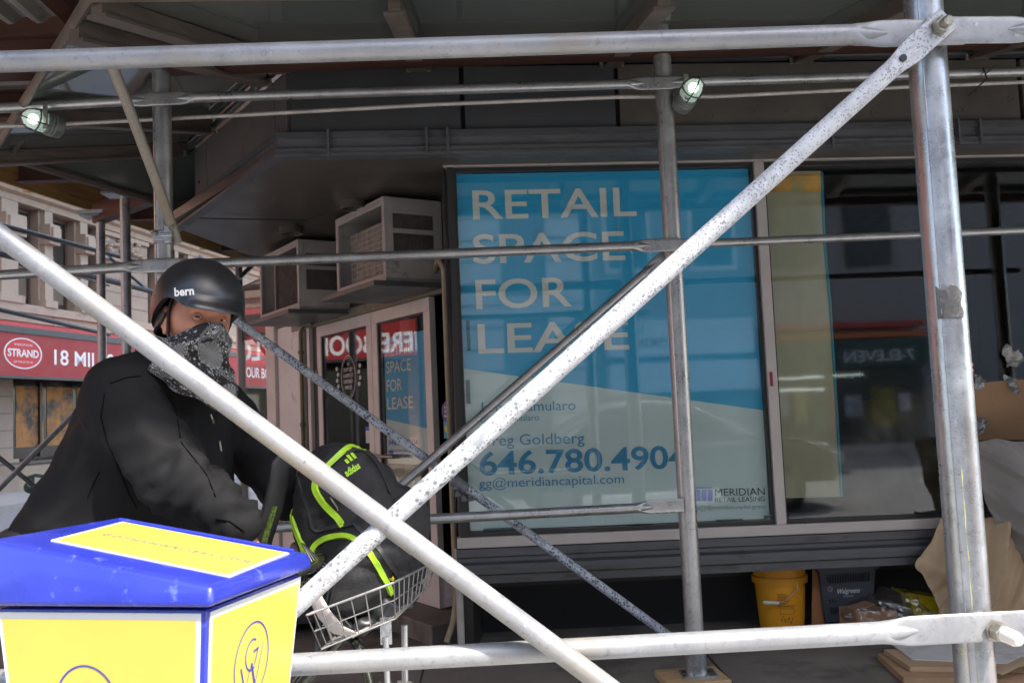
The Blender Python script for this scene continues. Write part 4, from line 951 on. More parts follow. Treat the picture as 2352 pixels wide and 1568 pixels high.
# ---------------------------------------------------------------- the pink stone building over the side street
SA = math.radians(11.6); SD = V(math.sin(SA), math.cos(SA), 0); SN = V(SD.y, -SD.x, 0); S0 = V(-11.3, 22, 0)
def S(s, o, z): return S0 + SD * s + SN * o + V(0, 0, z)
def sbox(mb, s0, s1, o0, o1, z0, z1): return mb.obox(S(s0, o0, z0), SD * (s1 - s0), SN * (o1 - o0), V(0, 0, z1 - z0))
def s_of(px, py, o=0.0):
    p = PN(px, py, S(0, o, 0), SN); q = p - S0; return q.dot(SD), p.z
def strand():
    r = empty('stone_building', S(5, 0, 0), 'pinkish stone building over the side street with a red bookshop awning', 'building')
    stone = pm('pink_stone', (.31, .242, .185), .8, 0, .1, 2, bump=.1, bscale=12, dirt=(.22, .165, .13), dscale=1.5)
    stone2 = pm('pink_stone_trim', (.36, .283, .215), .75, 0, .15, 2, dirt=(.24, .18, .14), dscale=2)
    jm = pm('stone_joint', (.2, .15, .13), .8)
    brick = None
    b, nt, bs, tc = base_mat('orange_brick'); br = nt.nodes.new('ShaderNodeTexBrick'); br.inputs['Scale'].default_value = 4
    br.inputs['Color1'].default_value = (.42, .18, .1, 1); br.inputs['Color2'].default_value = (.5, .25, .14, 1); br.inputs['Mortar'].default_value = (.5, .4, .33, 1)
    cb = nt.nodes.new('ShaderNodeCombineXYZ'); sp = nt.nodes.new('ShaderNodeSeparateXYZ'); nt.links.new(tc.outputs['Object'], sp.inputs[0]); nt.links.new(sp.outputs[1], cb.inputs[0]); nt.links.new(sp.outputs[2], cb.inputs[1])
    nt.links.new(cb.outputs[0], br.inputs[0]); nt.links.new(br.outputs[0], bs.inputs['Base Color']); bs.inputs['Roughness'].default_value = .8
    # windows given by pixel columns
    win = []
    for x0, x1 in ((-60, -18), (42, 88), (117, 171), (197, 221), (338, 356), (372, 392), (404, 424), (470, 484)):
        s0, _ = s_of(x0, 600); s1, _ = s_of(x1, 600); win.append((s0, s1))
    zs, zt = 4.42, 6.85
    # wall as piers between windows
    m = MB(); edges = [-21] + [e for w_ in win for e in w_] + [70]
    for k in range(0, len(edges), 2):
        if k == 0: continue
        sbox(m, edges[k], edges[k + 1], -1.2, 0, zs, zt)
    sbox(m, edges[0] + 13, edges[1], -1.2, 0, zs, zt)
    sbox(m, -8, 70, -1.2, 0, 3.2, zs); sbox(m, -8, 70, -1.2, 0, zt, 15); sbox(m, -8, 70, -12, -1.21, 0, 15)
    m.build('wall', stone, r)
    m = MB(); sbox(m, -21, -8.02, -10, 0, 0, 16); m.build('brick_wall', b, r)
    for k in range(5):
        m = MB(); s0 = -20 + 2.4 * k; sbox(m, s0, s0 + 1.2, -.02, .03, 5.2, 7.2); f = m.build('window', stone2, r)
        m = MB(); sbox(m, s0 + .1, s0 + 1.1, .031, .036, 5.3, 7.1); m.build('pane', M['black'], f)
    m = MB()
    for z in np.arange(zs + .36, zt, .38):
        for k in range(2, len(edges), 2):
            if edges[k + 1] - edges[k] > 1.0: sbox(m, edges[k], min(edges[k + 1], 40), -.02, .006, z, z + .035)
    m.build('joint_lines', jm, r)
    wm = pm('window_frame_brown', (.09, .06, .05), .5); pane = pm('old_window_glass', (.055, .05, .045), .1, 0, .2, 1)
    blind = pm('window_blind', (.15, .12, .09), .8)
    for s0, s1 in win:
        f = MB(); sbox(f, s0, s0 + .07, -.3, -.22, zs, zt); sbox(f, s1 - .07, s1, -.3, -.22, zs, zt); sbox(f, s0 + .07, s1 - .07, -.3, -.22, zt - .1, zt); sbox(f, s0 + .07, s1 - .07, -.3, -.22, (zs + zt) / 2 - .04, (zs + zt) / 2 + .04); sbox(f, s0 + .07, s1 - .07, -.3, -.22, zs, zs + .08)
        w_ = f.build('window', wm, r)
        g = MB(); sbox(g, s0 + .06, s1 - .06, -.28, -.27, zs + .05, zt - .05); g.build('pane', pane, w_)
        g = MB(); sbox(g, s0 + .1, s1 - .1, -.267, -.262, zs + .2, zs + 1.0); g.build('blind', blind, w_)
    m = MB(); sbox(m, -8, 70, 0, .16, zs - .2, zs); sbox(m, -8, 70, 0, .08, zs - .42, zs - .2); m.build('sill_course', stone2, r)
    m = MB()
    for s in range(-8, 60, 2): sbox(m, s, s + .04, .003, .085, zs - .415, zs - .005)
    m.build('sill_joints', jm, r)
    # pilasters with little hanging blocks between the windows of a group
    for k in range(len(win) - 1):
        a_, b_ = win[k][1], win[k + 1][0]
        if b_ - a_ < 1.0:
            m = MB(); c = (a_ + b_) / 2; h = (b_ - a_) * .32
            sbox(m, c - h, c + h, 0, .12, zs, zt); sbox(m, c - h * 1.25, c + h * 1.25, 0, .3, 6.0, 6.5); sbox(m, c - h * 1.0, c + h * 1.0, 0, .36, 6.08, 6.42); sbox(m, c - h * 1.5, c + h * 1.5, 0, .2, zs, zs + .18)
            m.build('pilaster', stone2, r)
    # carved panels on the wide piers
    for k in range(2, len(edges) - 1, 2):
        a_, b_ = edges[k], edges[k + 1]
        if 1.0 < b_ - a_ < 10:
            m = MB()
            for i in range(26):
                m.ball(S(a_ + (b_ - a_) * random.uniform(.1, .9), .03, random.uniform(6.25, 6.7)), (.12, .12, .07), nu=8, nv=6)
            sbox(m, a_ + .05, b_ - .05, 0, .14, 6.05, 6.15); sbox(m, a_ + .05, b_ - .05, 0, .1, 6.72, 6.84); m.build('carving', stone2, r, smooth=60)
    # cornice
    m = MB(); prof = [(0, 6.86), (.12, 6.86), (.16, 7.0), (.3, 7.05), (.36, 7.2), (.55, 7.25), (.62, 7.42), (.8, 7.48), (.86, 7.7), (1.1, 7.78), (1.1, 7.9), (0, 8.0)]
    k = len(prof); vs = [S(s, o, z) for s in (-8, 70) for o, z in prof]; m.add(vs, [(i, i + 1, k + i + 1, k + i) for i in range(k - 1)] + [tuple(range(k)), tuple(reversed(range(k, 2 * k)))]); m.build('cornice', stone2, r)
    # shop front below
    m = MB(); sbox(m, -21, 70, -.6, -.5, 0, 3.2); m.build('shop_glass', pm('dark_shop_glass', (.02, .018, .015), .15, 0, .4, 1), r)
    for a_, b_ in ((-3, 0), (s_of(-30, 950)[0], s_of(30, 950)[0]), (9.2, 10.2), (16, 17), (24, 25)):
        m = MB(); sbox(m, a_, b_, -.5, 0, .75, 2.62); sbox(m, a_ - .1, b_ + .1, -.5, .08, 0, .75); m.build('pier', stone, r)
        m = MB(); [sbox(m, a_, b_, -.01, .006, z, z + .03) for z in (1.0, 1.4, 1.8, 2.2)]; m.build('joint_lines', jm, r)
    m = MB(); sbox(m, -21, 70, -.5, .02, 0, .55); m.build('base_course', stone2, r)
    m = MB(); sbox(m, -21, 70, .3, .36, .62, .68); m.build('base_rail', wm, r)
    po = pm('orange_black_poster', (.38, .14, .01), .5, 0, .5, 1.5, dirt=(.02, .02, .02), dscale=1.6, damt=.46)
    for x0, x1 in ((36, 100), (108, 168), (176, 230)):
        a_, b_ = s_of(x0, 950, -.49)[0], s_of(x1, 950, -.49)[0]; m = MB(); sbox(m, a_, b_, -.5, -.49, 1.0, 2.5); m.build('shop_poster', po, r)
    for s in (0.9, 2.2, 4.0):
        m = MB(); sbox(m, s, s + .08, -.5, -.44, .75, 2.6); m.build('shop_mullion', M['black'], r)
    # awning: sloped top, valance, black rail
    red = pm('awning_red', (.30, .018, .016), .6, 0, .06, 3); lt = pm('awning_red_top_lit', (.42, .06, .06), .6, 0, .06, 2)  # lighter red on the slope paints in the light falling there
    for s0, s1 in ((-21, -3.4), (-3.3, 34)):
        a = MB(); a.prism([S(s0, .0, 4.0), S(s0, .95, 3.75), S(s0, .95, 3.71), S(s0, 0, 3.96)], SD * (s1 - s0)); aw = a.build('awning', lt, r)
        v = MB(); sbox(v, s0, s1, .9, .96, 2.62, 3.58); v.build('sign_panel', red, aw)
        v = MB(); sbox(v, s0, s1, .88, .99, 3.58, 3.72); sbox(v, s0, s1, .88, .98, 2.56, 2.62); v.build('sign_rail', pm('awning_rail', (.03, .025, .025), .4), aw)
        v = MB()
        if s0 < -10:
            v.text('WHERE BOOKS ARE LOVED', S(-9.4, .963, 2.72), SD, V(0, 0, 1), cap=.42, bold=.025, width=5.9)
        else:
            def put(px, s, cap, wd=None): 
                q = s_of(px, 850, .963); v.text(s, S(q[0], .963, q[1]), SD, V(0, 0, 1), cap=cap, width=wd, bold=.015)
            def at(px, py): return s_of(px, py, .963)
            a0, a1 = at(137, 849), at(250, 862)
            c0 = at(125, 849)[0]; e0 = at(223, 849)[0]
            v.text('18 MILES OF BOOKS', S(c0, .963, 2.93), SD, V(0, 0, 1), cap=.37, width=(e0 - c0) * 3.5, bold=.012)
            sw_ = pm('sign_white', (.75, .72, .7), .5); v.build('sign_lettering', sw_, aw); v = MB()
            q = at(566, 880)[0]; v.text('OUR BOOKS', S(q, .963, 2.93), SD, V(0, 0, 1), cap=.36, bold=.012)
            v.build('sign_lettering', sw_, aw); v = MB()
            # oval badge
            cx = at(54, 828); c = (cx[0], 3.13); rx = (at(98, 828)[0] - at(10, 828)[0]) / 2; rz = .35
            v.grid(lambda a_, b_: S(c[0] + math.cos(a_ * 6.2832) * rx * (1 - .07 * b_), .963, c[1] + math.sin(a_ * 6.2832) * rz * (1 - .07 * b_)), 40, 1, True)
            v.text('STRAND', S(c[0], .966, c[1] - .075), SD, V(0, 0, 1), cap=.17, width=rx * 1.62, bold=.03, align='C')
            v.text('18 MILES OF BOOKS', S(c[0], .966, c[1] + .17), SD, V(0, 0, 1), cap=.05, width=rx * .95, align='C'); v.text('NEW YORK CITY EST 1927', S(c[0], .966, c[1] - .22), SD, V(0, 0, 1), cap=.05, width=rx * 1.0, align='C')
            bd = MB(); bd.grid(lambda a_, b_: S(c[0] + math.cos(a_ * 6.2832) * rx * .93 * b_, .9615, c[1] + math.sin(a_ * 6.2832) * rz * .93 * b_), 40, 1, True); bd.build('badge', pm('badge_red', (.5, .015, .015), .5), aw)
        v.build('sign_lettering' if s0 < -10 else 'badge_lettering', pm('sign_white', (.7, .67, .65), .5), aw)
    return r
strand()
def rack():
    # a bike standing far off by the side street shop, seen at the left edge
    m = MB(); c = P(75, 1130, 19)
    m.tube([c + V(-.12, 0, .28), c + V(.05, 0, .33), c + V(.22, 0, .3)], .035, 8); m.tube([c + V(.0, 0, .3), c + V(-.02, 0, -.35)], .04, 8)
    m.tube([c + V(-.02, 0, -.3), V(c.x - .02, 19, 0)], .04, 8); m.ball(c + V(-.05, 0, .1), (.12, .1, .12))
    o = m.build('parking_post', pm('dark_green_paint', (.01, .03, .02), .4), smooth=50); tag(o, 'dark green bracketed street post across the side street behind the cyclist back', 'street post')
rack()

# ---------------------------------------------------------------- what the windows mirror: the far side of the avenue
def opposite():
    r = empty('opposite_building', (0, -16.5, 0), 'pale stone building with ground floor shops across the avenue, seen only as a reflection', 'building')
    st = pm('opposite_stone', (.8, .76, .7), .8, 0, .12, 2); dk = pm('opposite_dark', (.03, .035, .04), .3, 0, .3); wh = pm('opposite_white', (.78, .78, .78), .6); gr = pm('opposite_green', (.01, .06, .05), .5)
    y = -16.0
    m = MB(); m.box((-30, -28, 0), (40, y - .3, 13)); m.build('wall', pm('opposite_wall', (.3, .3, .3), .8), r)
    m = MB()
    for x in (-9, -6, -3.2, -.9, .5, 3.1): m.box((x, y - .3, 0), (x + 1.3, y, 12.5))
    m.build('pilaster', st, r); m = MB()
    for z in (4.0, 7.4, 10.8): m.box((-30, y - .31, z), (3.6, y - .05, z + .6))
    m.build('string_course', st, r)
    m = MB()
    for x in (-9, -6, -3.2, -.9, .5, 3.1):
        for z in np.arange(.6, 12.3, .62): m.box((x, y - .02, z), (x + 1.3, y + .004, z + .05))
    m.build('joint_lines', dk, r)
    for x in (4.8, 7.3, 9.8, 12.0):
        for z in (5.2, 8.2):
            m = MB(); m.box((x, y - .3, z), (x + 1.4, y - .2, z + 2)); w_ = m.build('window', st if x < 9 else dk, r); m = MB(); m.box((x + .12, y - .19, z + .12), (x + 1.28, y - .18, z + 1.88)); m.build('pane', dk, w_)
    m = MB(); m.box((4.7, y - .3, 2.75), (8.9, y + .3, 3.75)); m.box((4.7, y - .3, 1.7), (8.9, y + .5, 2.55)); sg = m.build('shop_sign', wh, r)
    m = MB(); m.text('PRADA', V(7.4, y + .31, 3.3), V(-1, 0, 0), V(0, 0, 1), cap=.3); 
    m = MB(); m.text('/SKINS', V(6.4, y + .31, 2.98), V(-1, 0, 0), V(0, 0, 1), cap=.3); m.text('DA', V(5.7, y + .31, 3.4), V(-1, 0, 0), V(0, 0, 1), cap=.25); m.build('lettering', dk, sg)
    m = MB(); m.box((9.1, y - .3, 2.2), (14, y + .3, 3.0)); sg = m.build('shop_sign', gr, r)
    m = MB(); m.text('7-ELEVEN', V(13.6, y + .31, 2.35), V(-1, 0, 0), V(0, 0, 1), cap=.34, width=2.1, bold=.01); m.build('lettering', wh, sg)
    m = MB(); m.box((9.1, y - .3, 3.05), (14, y + .25, 3.2)); m.build('stripe', pm('opposite_orange', (.6, .14, .03), .5), sg); m = MB(); m.box((9.1, y - .3, 3.35), (14, y + .25, 3.5)); m.build('stripe', pm('opposite_red', (.5, .03, .03), .5), sg)
    m = MB(); m.box((9.1, y - .3, 0), (14, y - .1, 2.2)); m.build('shop_front', dk, r)
    for x_, z_, w_, h_, c_ in ((9.4, .9, .5, .7, (.5, .5, .5)), (10.1, .7, .35, 1.0, (.55, .5, .1)), (10.7, .5, .3, .6, (.1, .3, .12)), (11.2, .4, .12, 1.3, (.5, .03, .03)), (11.6, .8, .5, .6, (.4, .42, .45)), (12.4, .5, .7, 1.1, (.3, .25, .05)), (13.2, .9, .35, .5, (.5, .5, .5)), (5.2, .4, .9, 1.1, (.2, .22, .25)), (6.6, .3, 1.0, 1.2, (.3, .3, .32))):
        m = MB(); m.box((x_, y - .1, z_), (x_ + w_, y - .06, z_ + h_)); m.build('shop_display', pm('display_tone', c_, .6, 0, .4, 4, dirt=tuple(q * .3 for q in c_), dscale=6, damt=.5), r)
    m = MB()
    for z, x0, x1 in ((1.95, 9.3, 11.0), (1.6, 9.6, 11.0), (1.97, 11.3, 12.2)): m.box((x0, y - .09, z), (x1, y - .05, z + .05))
    m.build('tube_light', emit_mat('shop_tube', (.9, 1, .95), .9), r)
opposite()
def car():
    r = empty('parked_car', (2.8, -2.9, -.15), 'dark parked car on the avenue, mirrored in the big shop window', 'car')
    pts = [(.4, .35), (.38, .8), (.5, 1.0), (1.2, 1.08), (1.9, 1.5), (2.4, 1.58), (3.1, 1.52), (3.9, 1.08), (4.9, .95), (5.25, .75), (5.3, .4)]
    paint = pm('car_paint', (.12, .125, .13), .15, .7, .1, coat=1); gl = pm('car_glass', (.02, .022, .025), .03, 0, .1, spec=.9)
    m = MB(); rows = []
    for k in range(9):
        t = k / 8 * 2 - 1; q = math.sqrt(max(0, 1 - (abs(t) ** 4))) ; row = []
        for x, z in pts: row.append(V(x + (.25 * abs(t) ** 3) * (1 if x < 2.6 else -1), -2.9 + .9 * t * (1 - .22 * max(0, (z - .95)) / .6), -.15 + (z if abs(t) < .95 else z * .97)))
        rows.append(row)
    n = len(pts); vs = [p for q in rows for p in q]; fs = [(i * n + j, i * n + j + 1, (i + 1) * n + j + 1, (i + 1) * n + j) for i in range(8) for j in range(n - 1)]
    fs += [tuple(range(n)), tuple(reversed(range(8 * n, 9 * n)))]; m.add(vs, fs); m.build('body', paint, r, smooth=40, bevel=.02)
    for yy, s in ((-2.2, 1), (-3.6, -1)):
        m = MB(); y_ = yy + .16 * s; m.prism([V(1.45, y_ , .92), V(3.75, y_, .92), V(3.1, y_ - .1 * s, 1.33), V(2.0, y_ - .1 * s, 1.33)], V(0, .03 * s, 0)); m.build('side_window', gl, r)
    m = MB(); m.obox(V(3.16, -3.55, 1.355), V(.68, 0, -.39), V(0, 1.3, 0), V(.012, 0, .02)); m.build('windscreen', gl, r)
    m = MB()
    for yy in (-2.02, -3.78): m.tube([V(1.3, yy, .80), V(3.9, yy, .80), V(5.0, yy, .72)], .012, 8)
    for yy in (-2.12, -3.68): m.tube([V(1.25, yy, .9), V(1.95, yy - .03, 1.32), V(2.4, yy - .03, 1.4), V(3.1, yy - .03, 1.34), V(3.95, yy, .92)], .014, 8)
    m.tube([V(3.95, -3.6, .93), V(3.95, -2.2, .93)], .012, 8); m.tube([V(5.33, -3.7, .3), V(5.36, -2.9, .3), V(5.33, -2.1, .3)], .03, 8); m.build('chrome_trim', pm('car_chrome', (.8, .8, .8), .1, 1, .05), r, smooth=50)
    for x in (1.3, 4.3):
        for yy in (-2.02, -3.78):
            w_ = MB(); w_.lathe(V(x, yy - .1, .17), (0, 1, 0), [(0, .2), (0, .32), (.2, .32), (.2, .2)], 28); o = w_.build('wheel', M['black'], r, smooth=40)
            w_ = MB(); w_.lathe(V(x, yy - .11, .17), (0, 1, 0), [(0, .02), (0, .2), (.22, .2), (.22, .02)], 20); w_.build('rim', M['bolt'], o, smooth=40)
    m = MB(); m.box((5.2, -3.6, .45), (5.29, -3.2, .6)); m.box((5.2, -2.6, .45), (5.29, -2.2, .6)); m.build('headlight', pm('lamp_clear', (.7, .7, .7), .1), r)
car()
# ---------------------------------------------------------------- yellow and blue news box
def news_box():
    ln, rd = V(-.966, .259, 0), V(.259, .966, 0); N0 = P(474, 1392, 1.72); zt = N0.z; N0.z = 0; wl, wr = .442, .375
    r = empty('news_box', N0 + ln * wl / 2 + rd * wr / 2, 'yellow and blue plastic newspaper box standing before the cyclist', 'news box')
    yel = pm('panel_yellow', (.53, .40, .07), .35, 0, .06, 2.5, dirt=(.46, .34, .06), dscale=30, damt=.66); whi = pm('panel_white', (.54, .54, .53), .4, 0, .02); blu = pm('box_blue', (.02, .03, .29), .3, 0, .12, 5, dirt=(.13, .17, .45), dscale=22, damt=.6, coat=.3, bump=.03)
    ink = pm('box_ink_blue', (.03, .05, .3), .4)
    def q(a, b, z):                     # a along left face, b along right face; sides taper down
        k = max(0, min(.42, zt - z)) * .2
        return N0 + ln * (a * (wl - k) + k * .25) + rd * (b * (wr - k) ) + V(0, 0, z)
    m = MB()
    zs = [.0, .08, .081, zt - .42, zt - .005]
    rings = [[q(a, b, z) for a, b in ((0, 0), (0, 1), (1, 1), (1, 0))] for z in zs]
    vs = [p for rr in rings for p in rr]; fs = [(i * 4 + k, i * 4 + (k + 1) % 4, i * 4 + 4 + (k + 1) % 4, i * 4 + 4 + k) for i in range(4) for k in range(4)] + [(3, 2, 1, 0), (16, 17, 18, 19)]
    m.add(vs, fs); m.build('body', blu, r, bevel=.008)
    # lid: thin at the right face, high at the far left
    ov = .02
    def t(a, b, z): return N0 + ln * (a * (wl + 2 * ov) - ov) + rd * (b * (wr + 2 * ov) - ov) + V(0, 0, z)
    z0 = zt + .001; hl, hr = .118, .028
    b_ = [t(0, 0, z0), t(0, 1, z0), t(1, 1, z0), t(1, 0, z0)]
    T = [t(.008, .035, z0 + hr + .008), t(.02, .99, z0 + hr + .006), t(.992, .99, z0 + hl + .012), t(.992, .06, z0 + hl + .004)]
    _n = (T[1] - T[0]).cross(T[3] - T[0]); T[2].z = T[0].z - ((T[2].x - T[0].x) * _n.x + (T[2].y - T[0].y) * _n.y) / _n.z
    m = MB(); m.add(b_ + T, [(3, 2, 1, 0), (4, 5, 6, 7), (0, 1, 5, 4), (1, 2, 6, 5), (2, 3, 7, 6), (3, 0, 4, 7)])
    lid = m.build('lid', blu, r); bv = lid.modifiers.new('bevel', 'BEVEL'); bv.width = .011; bv.segments = 4; bv.limit_method = 'ANGLE'; bv.angle_limit = .3
    lid.data.polygons.foreach_set('use_smooth', [True] * len(lid.data.polygons)); lid.data.set_sharp_from_angle(angle=math.radians(80))
    n = (T[1] - T[0]).cross(T[3] - T[0]).normalized(); n = n if n.z > 0 else -n
    def on(px, py, h): return PN(px, py, T[0] + n * h, n)
    pts = [on(x, y, .0025) for x, y in ((117, 1239), (281, 1197), (665, 1269), (528, 1323))]
    c = sum(pts, Vector()) / 4
    m = MB(); m.prism([p - n * .003 for p in pts], n * .003); m.build('lid_label', whi, r)
    m = MB(); m.prism([c + (p - c) * .955 + n * .0002 for p in pts], n * .0008); m.build('lid_panel', yel, r)
    a, b = on(232, 1227, .0042), on(566, 1291, .0042); u = (b - a).normalized(); v = n.cross(u)
    m = MB(); m.text('GOTHAMWRITERS.COM', a, u, v, cap=.021, width=(b - a).length, bold=-.012, space=1.4); m.build('lettering', ink, r)
    # raised ridge behind the label
    m = MB(); e0, e1 = on(276, 1190, .004), on(676, 1262, .004); m.tube([e0 - n * .003, e1 - n * .003], .005, 10); m.build('ridge', blu, r, smooth=60)
    # side panels
    for o, d_, w_, tag_ in ((0, ln, wl, 'L'), (0, rd, wr, 'R')):
        def f(x, z, lift=.0):
            k = max(0, min(.42, zt - z)) * .2
            nn = (-rd if tag_ == 'L' else -ln)
            p = (q(x, 0, z) if tag_ == 'L' else q(0, x, z))
            return p + nn * lift
        zT, zB = zt - .012, .12
        def sheet(x0, x1, za, zb, l0, l1, nm, mt):
            zz = [za, zt - .42, zb]; m = MB()
            front = [[f(x0, z, l1) for z in zz], [f(x1, z, l1) for z in zz]]; back = [[f(x0, z, l0) for z in zz], [f(x1, z, l0) for z in zz]]
            vs = front[0] + front[1] + back[0] + back[1]
            fs = [(0, 3, 4, 1), (1, 4, 5, 2), (6, 7, 10, 9), (7, 8, 11, 10), (0, 1, 7, 6), (1, 2, 8, 7), (3, 9, 10, 4), (4, 10, 11, 5), (0, 6, 9, 3), (2, 5, 11, 8)]
            m.add(vs, fs); return m.build(nm, mt, r)
        x0, x1 = (.022, .988) if tag_ == 'L' else (.03, .985)
        sheet(x0, x1, zB, zT, .0, .0025, 'side_label', whi)
        sheet(x0 + .02, x1 - .02, zB + .012, zT - .012, .0026, .0034, 'side_panel', yel)
        # emblem: ring with interlocked letters
        cp = (203, 1620) if tag_ == 'L' else (583, 1516)
        nrm = -rd if tag_ == 'L' else -ln
        cc = PN(cp[0], cp[1], N0 + V(0, 0, .9) , nrm); 
        k = max(0, min(.42, zt - cc.z)) * .2
        xx = ((cc - N0).dot(d_)) / (w_ - .02); zz = cc.z
        uu = -d_ if tag_ == 'L' else d_; R_ = .066
        slope = (f(xx, zz + .05, .0042) - f(xx, zz - .05, .0042)).normalized()
        C0 = f(xx, zz, .0046)
        m = MB(); m.grid(lambda a_, b_: C0 + uu * math.cos(a_ * 6.2832) * (R_ - (.0035 if tag_ == 'L' else .003) * b_) + slope * math.sin(a_ * 6.2832) * (R_ * 1.12 - .003 * b_), 48, 1, True)
        def arc(cx, cz, rx, rz, a0, a1, th):
            m.grid(lambda a_, b_: C0 + uu * (cx + math.cos(math.radians(a0 + (a1 - a0) * a_)) * (rx - th * b_)) + slope * (cz + math.sin(math.radians(a0 + (a1 - a0) * a_)) * (rz - th * b_)), 24, 1)
        def st(x0_, z0_, x1_, z1_, th):
            dx, dz = x1_ - x0_, z1_ - z0_; L = math.hypot(dx, dz); px_, pz_ = -dz / L * th / 2, dx / L * th / 2
            m.add([C0 + uu * (x + sx * px_) + slope * (z + sx * pz_) for x, z, sx in ((x0_, z0_, 1), (x1_, z1_, 1), (x1_, z1_, -1), (x0_, z0_, -1))], [(0, 1, 2, 3)])
        arc(.0, .012, .026, .03, 60, 300, .003); st(.004, .016, .024, .02, .004); st(.022, .02, .012, -.008, .003)
        st(-.04, -.004, -.02, -.05, .004); st(-.02, -.05, .0, -.004, .002); st(.0, -.004, .018, -.05, .006); st(.018, -.05, .042, .026, .002)
        m.build('emblem', ink, r)
news_box()

# ---------------------------------------------------------------- bicycle
HUBF = P(895, 1810, 2.6); HUBF.z = .305; BD = V(.985, .17, 0).normalized(); BN = V(-BD.y, BD.x, 0)
def bicycle():
    hf = HUBF.copy(); hr = hf - BD * 1.04
    r = empty('bicycle', V(hf.x - .5, hf.y - .08, 0), 'dark bicycle ridden by the helmeted cyclist, wire basket on its front', 'bicycle')
    fr = pm('bike_frame', (.022, .022, .012), .18, .2, .3, 20, coat=.6); rub = pm('bike_tyre', (.07, .07, .068), .8, 0, .2, 40, bump=.3); sil = pm('bike_silver', (.5, .5, .5), .3, .8, .1)
    for h in (hf, hr):
        m = MB(); n = 48; R_ = .29
        m.tube([h + BD * math.cos(6.2832 * k / n) * R_ + V(0, 0, math.sin(6.2832 * k / n) * R_) for k in range(n + 1)], .0205, 12, caps=False)
        for k in range(70):
            a = 6.2832 * k / 70
            for s in (-1, 1):
                c = h + (BD * math.cos(a) + V(0, 0, math.sin(a))) * (R_ + .0175) + BN * s * .009; m.obox(c, (BD * -math.sin(a) + V(0, 0, math.cos(a))) * .012, BN * .008 * s, (BD * math.cos(a) + V(0, 0, math.sin(a))) * .005)
        w_ = m.build('wheel', rub, r, smooth=50)
        m = MB(); m.tube([h + BD * math.cos(6.2832 * k / n) * (R_ - .022) + V(0, 0, math.sin(6.2832 * k / n) * (R_ - .022)) for k in range(n + 1)], .010, 8, caps=False); m.build('rim', sil, w_, smooth=50)
        m = MB()
        for k in range(24):
            a = 6.2832 * k / 24; e = BD * math.cos(a) + V(0, 0, math.sin(a)); m.tube([h + BN * .025 * (1 if k % 2 else -1), h + e * (R_ - .02)], .0012, 4)
        m.lathe(h - BN * .045, BN, [(0, .012), (.02, .022), (.07, .022), (.09, .012)], 14); m.build('spokes', sil, w_)
    ht = P(702, 1330, hf.y - .02); ht.y = hf.y - .035; hb = ht.lerp(hf + V(0, 0, .34), .6)
    st = hf - BD * .62 + V(0, 0, .42); bb = hf - BD * .58 + V(0, 0, -.02)
    m = MB()
    m.tube([ht + V(0, 0, .0), hb], .024, 14); m.tube([hb + V(0, 0, .03), bb], .019, 12); m.tube([ht + V(0, 0, -.04), st + V(0, 0, -.06)], .017, 12); m.tube([st + V(-.0, 0, .02), bb], .016, 12)
    for s in (-1, 1): m.tube([st + BN * .02 * s, hr + BN * .05 * s], .009, 8); m.tube([bb + BN * .03 * s, hr + BN * .05 * s], .010, 8)
    m.build('frame', fr, r, smooth=50)
    m = MB()
    for s in (-1, 1): m.tube([hb + V(0, 0, -.01), hb + BN * .045 * s + BD * .02 + V(0, 0, -.04), hf + BN * .05 * s + V(0, 0, .1), hf + BN * .05 * s], .013, 10)
    m.build('fork', fr, r, smooth=50)
    m = MB(); sp = ht + V(0, 0, .055); m.tube([ht, ht + V(0, 0, .05)], .016, 12); m.tube([ht + V(0, 0, .04), sp + BD * .05], .015, 12)
    g0, g1 = sp + BD * .05 - BN * .27 - BD * .08, sp + BD * .05 + BN * .27 - BD * .08
    m.tube([g0, sp + BD * .03 - BN * .12 , sp + BD * .05, sp + BD * .03 + BN * .12, g1], .012, 12); m.build('handlebar', fr, r, smooth=50)
    for g in (g0, g1):
        m = MB(); d = (sp + BD * .03 - g).normalized(); m.tube([g, g + d * .12], .016, 12); m.build('grip', M['black'], r, smooth=50)
    m = MB(); m.tube([ht + V(0, 0, .02), ht + V(0, 0, .05)], .027, 16); m.build('headset', sil, r, smooth=50)
    m = MB(); s0 = st + V(-.02, 0, .16); m.tube([st, s0], .0135, 10); m.build('seat_post', sil, r, smooth=50)
    m = MB(); m.ball(s0 + V(0, 0, .03) - BD * .06, (.11, .075, .03)); m.ball(s0 + V(0, 0, .03) + BD * .08, (.09, .025, .024)); blob(m, .012, 4).build('saddle', M['black'], r, smooth=60)
    m = MB(); m.lathe(bb - BN * .05, BN, [(0, .09), (.006, .09)], 28); m.obox(bb - BN * .07, BD * .13 + V(0, 0, -.11), BN * .012, V(.012, 0, .012)); m.obox(bb + BN * .06, -BD * .13 + V(0, 0, .11), BN * .012, V(.012, 0, .012))
    m.obox(bb - BN * .15 + BD * .09 + V(0, 0, -.125), BD * .08, BN * .08, V(0, 0, .02)); m.obox(bb + BN * .07 - BD * .17 + V(0, 0, .1), BD * .08, BN * .08, V(0, 0, .02)); m.build('crank', sil, r)
    # wire basket
    A, B, C_ = P(704, 1412, 2.44), P(905, 1337, 2.50), P(1002, 1288, 2.84); D = A + (C_ - B)
    a, b, c = P(738, 1490, 2.48), P(908, 1420, 2.53), P(985, 1345, 2.82); d = a + (c - b)
    wire = pm('basket_wire', (.30, .295, .285), .35, .6, .15, 30)
    bas = MB()
    for p, q, rad in ((A, B, .0034), (B, C_, .0034), (C_, D, .0034), (D, A, .0034), (a, b, .0024), (b, c, .0024), (c, d, .0024), (d, a, .0024)): bas.tube([p, q], rad, 8)
    mid = lambda p, q: p.lerp(q, .5)
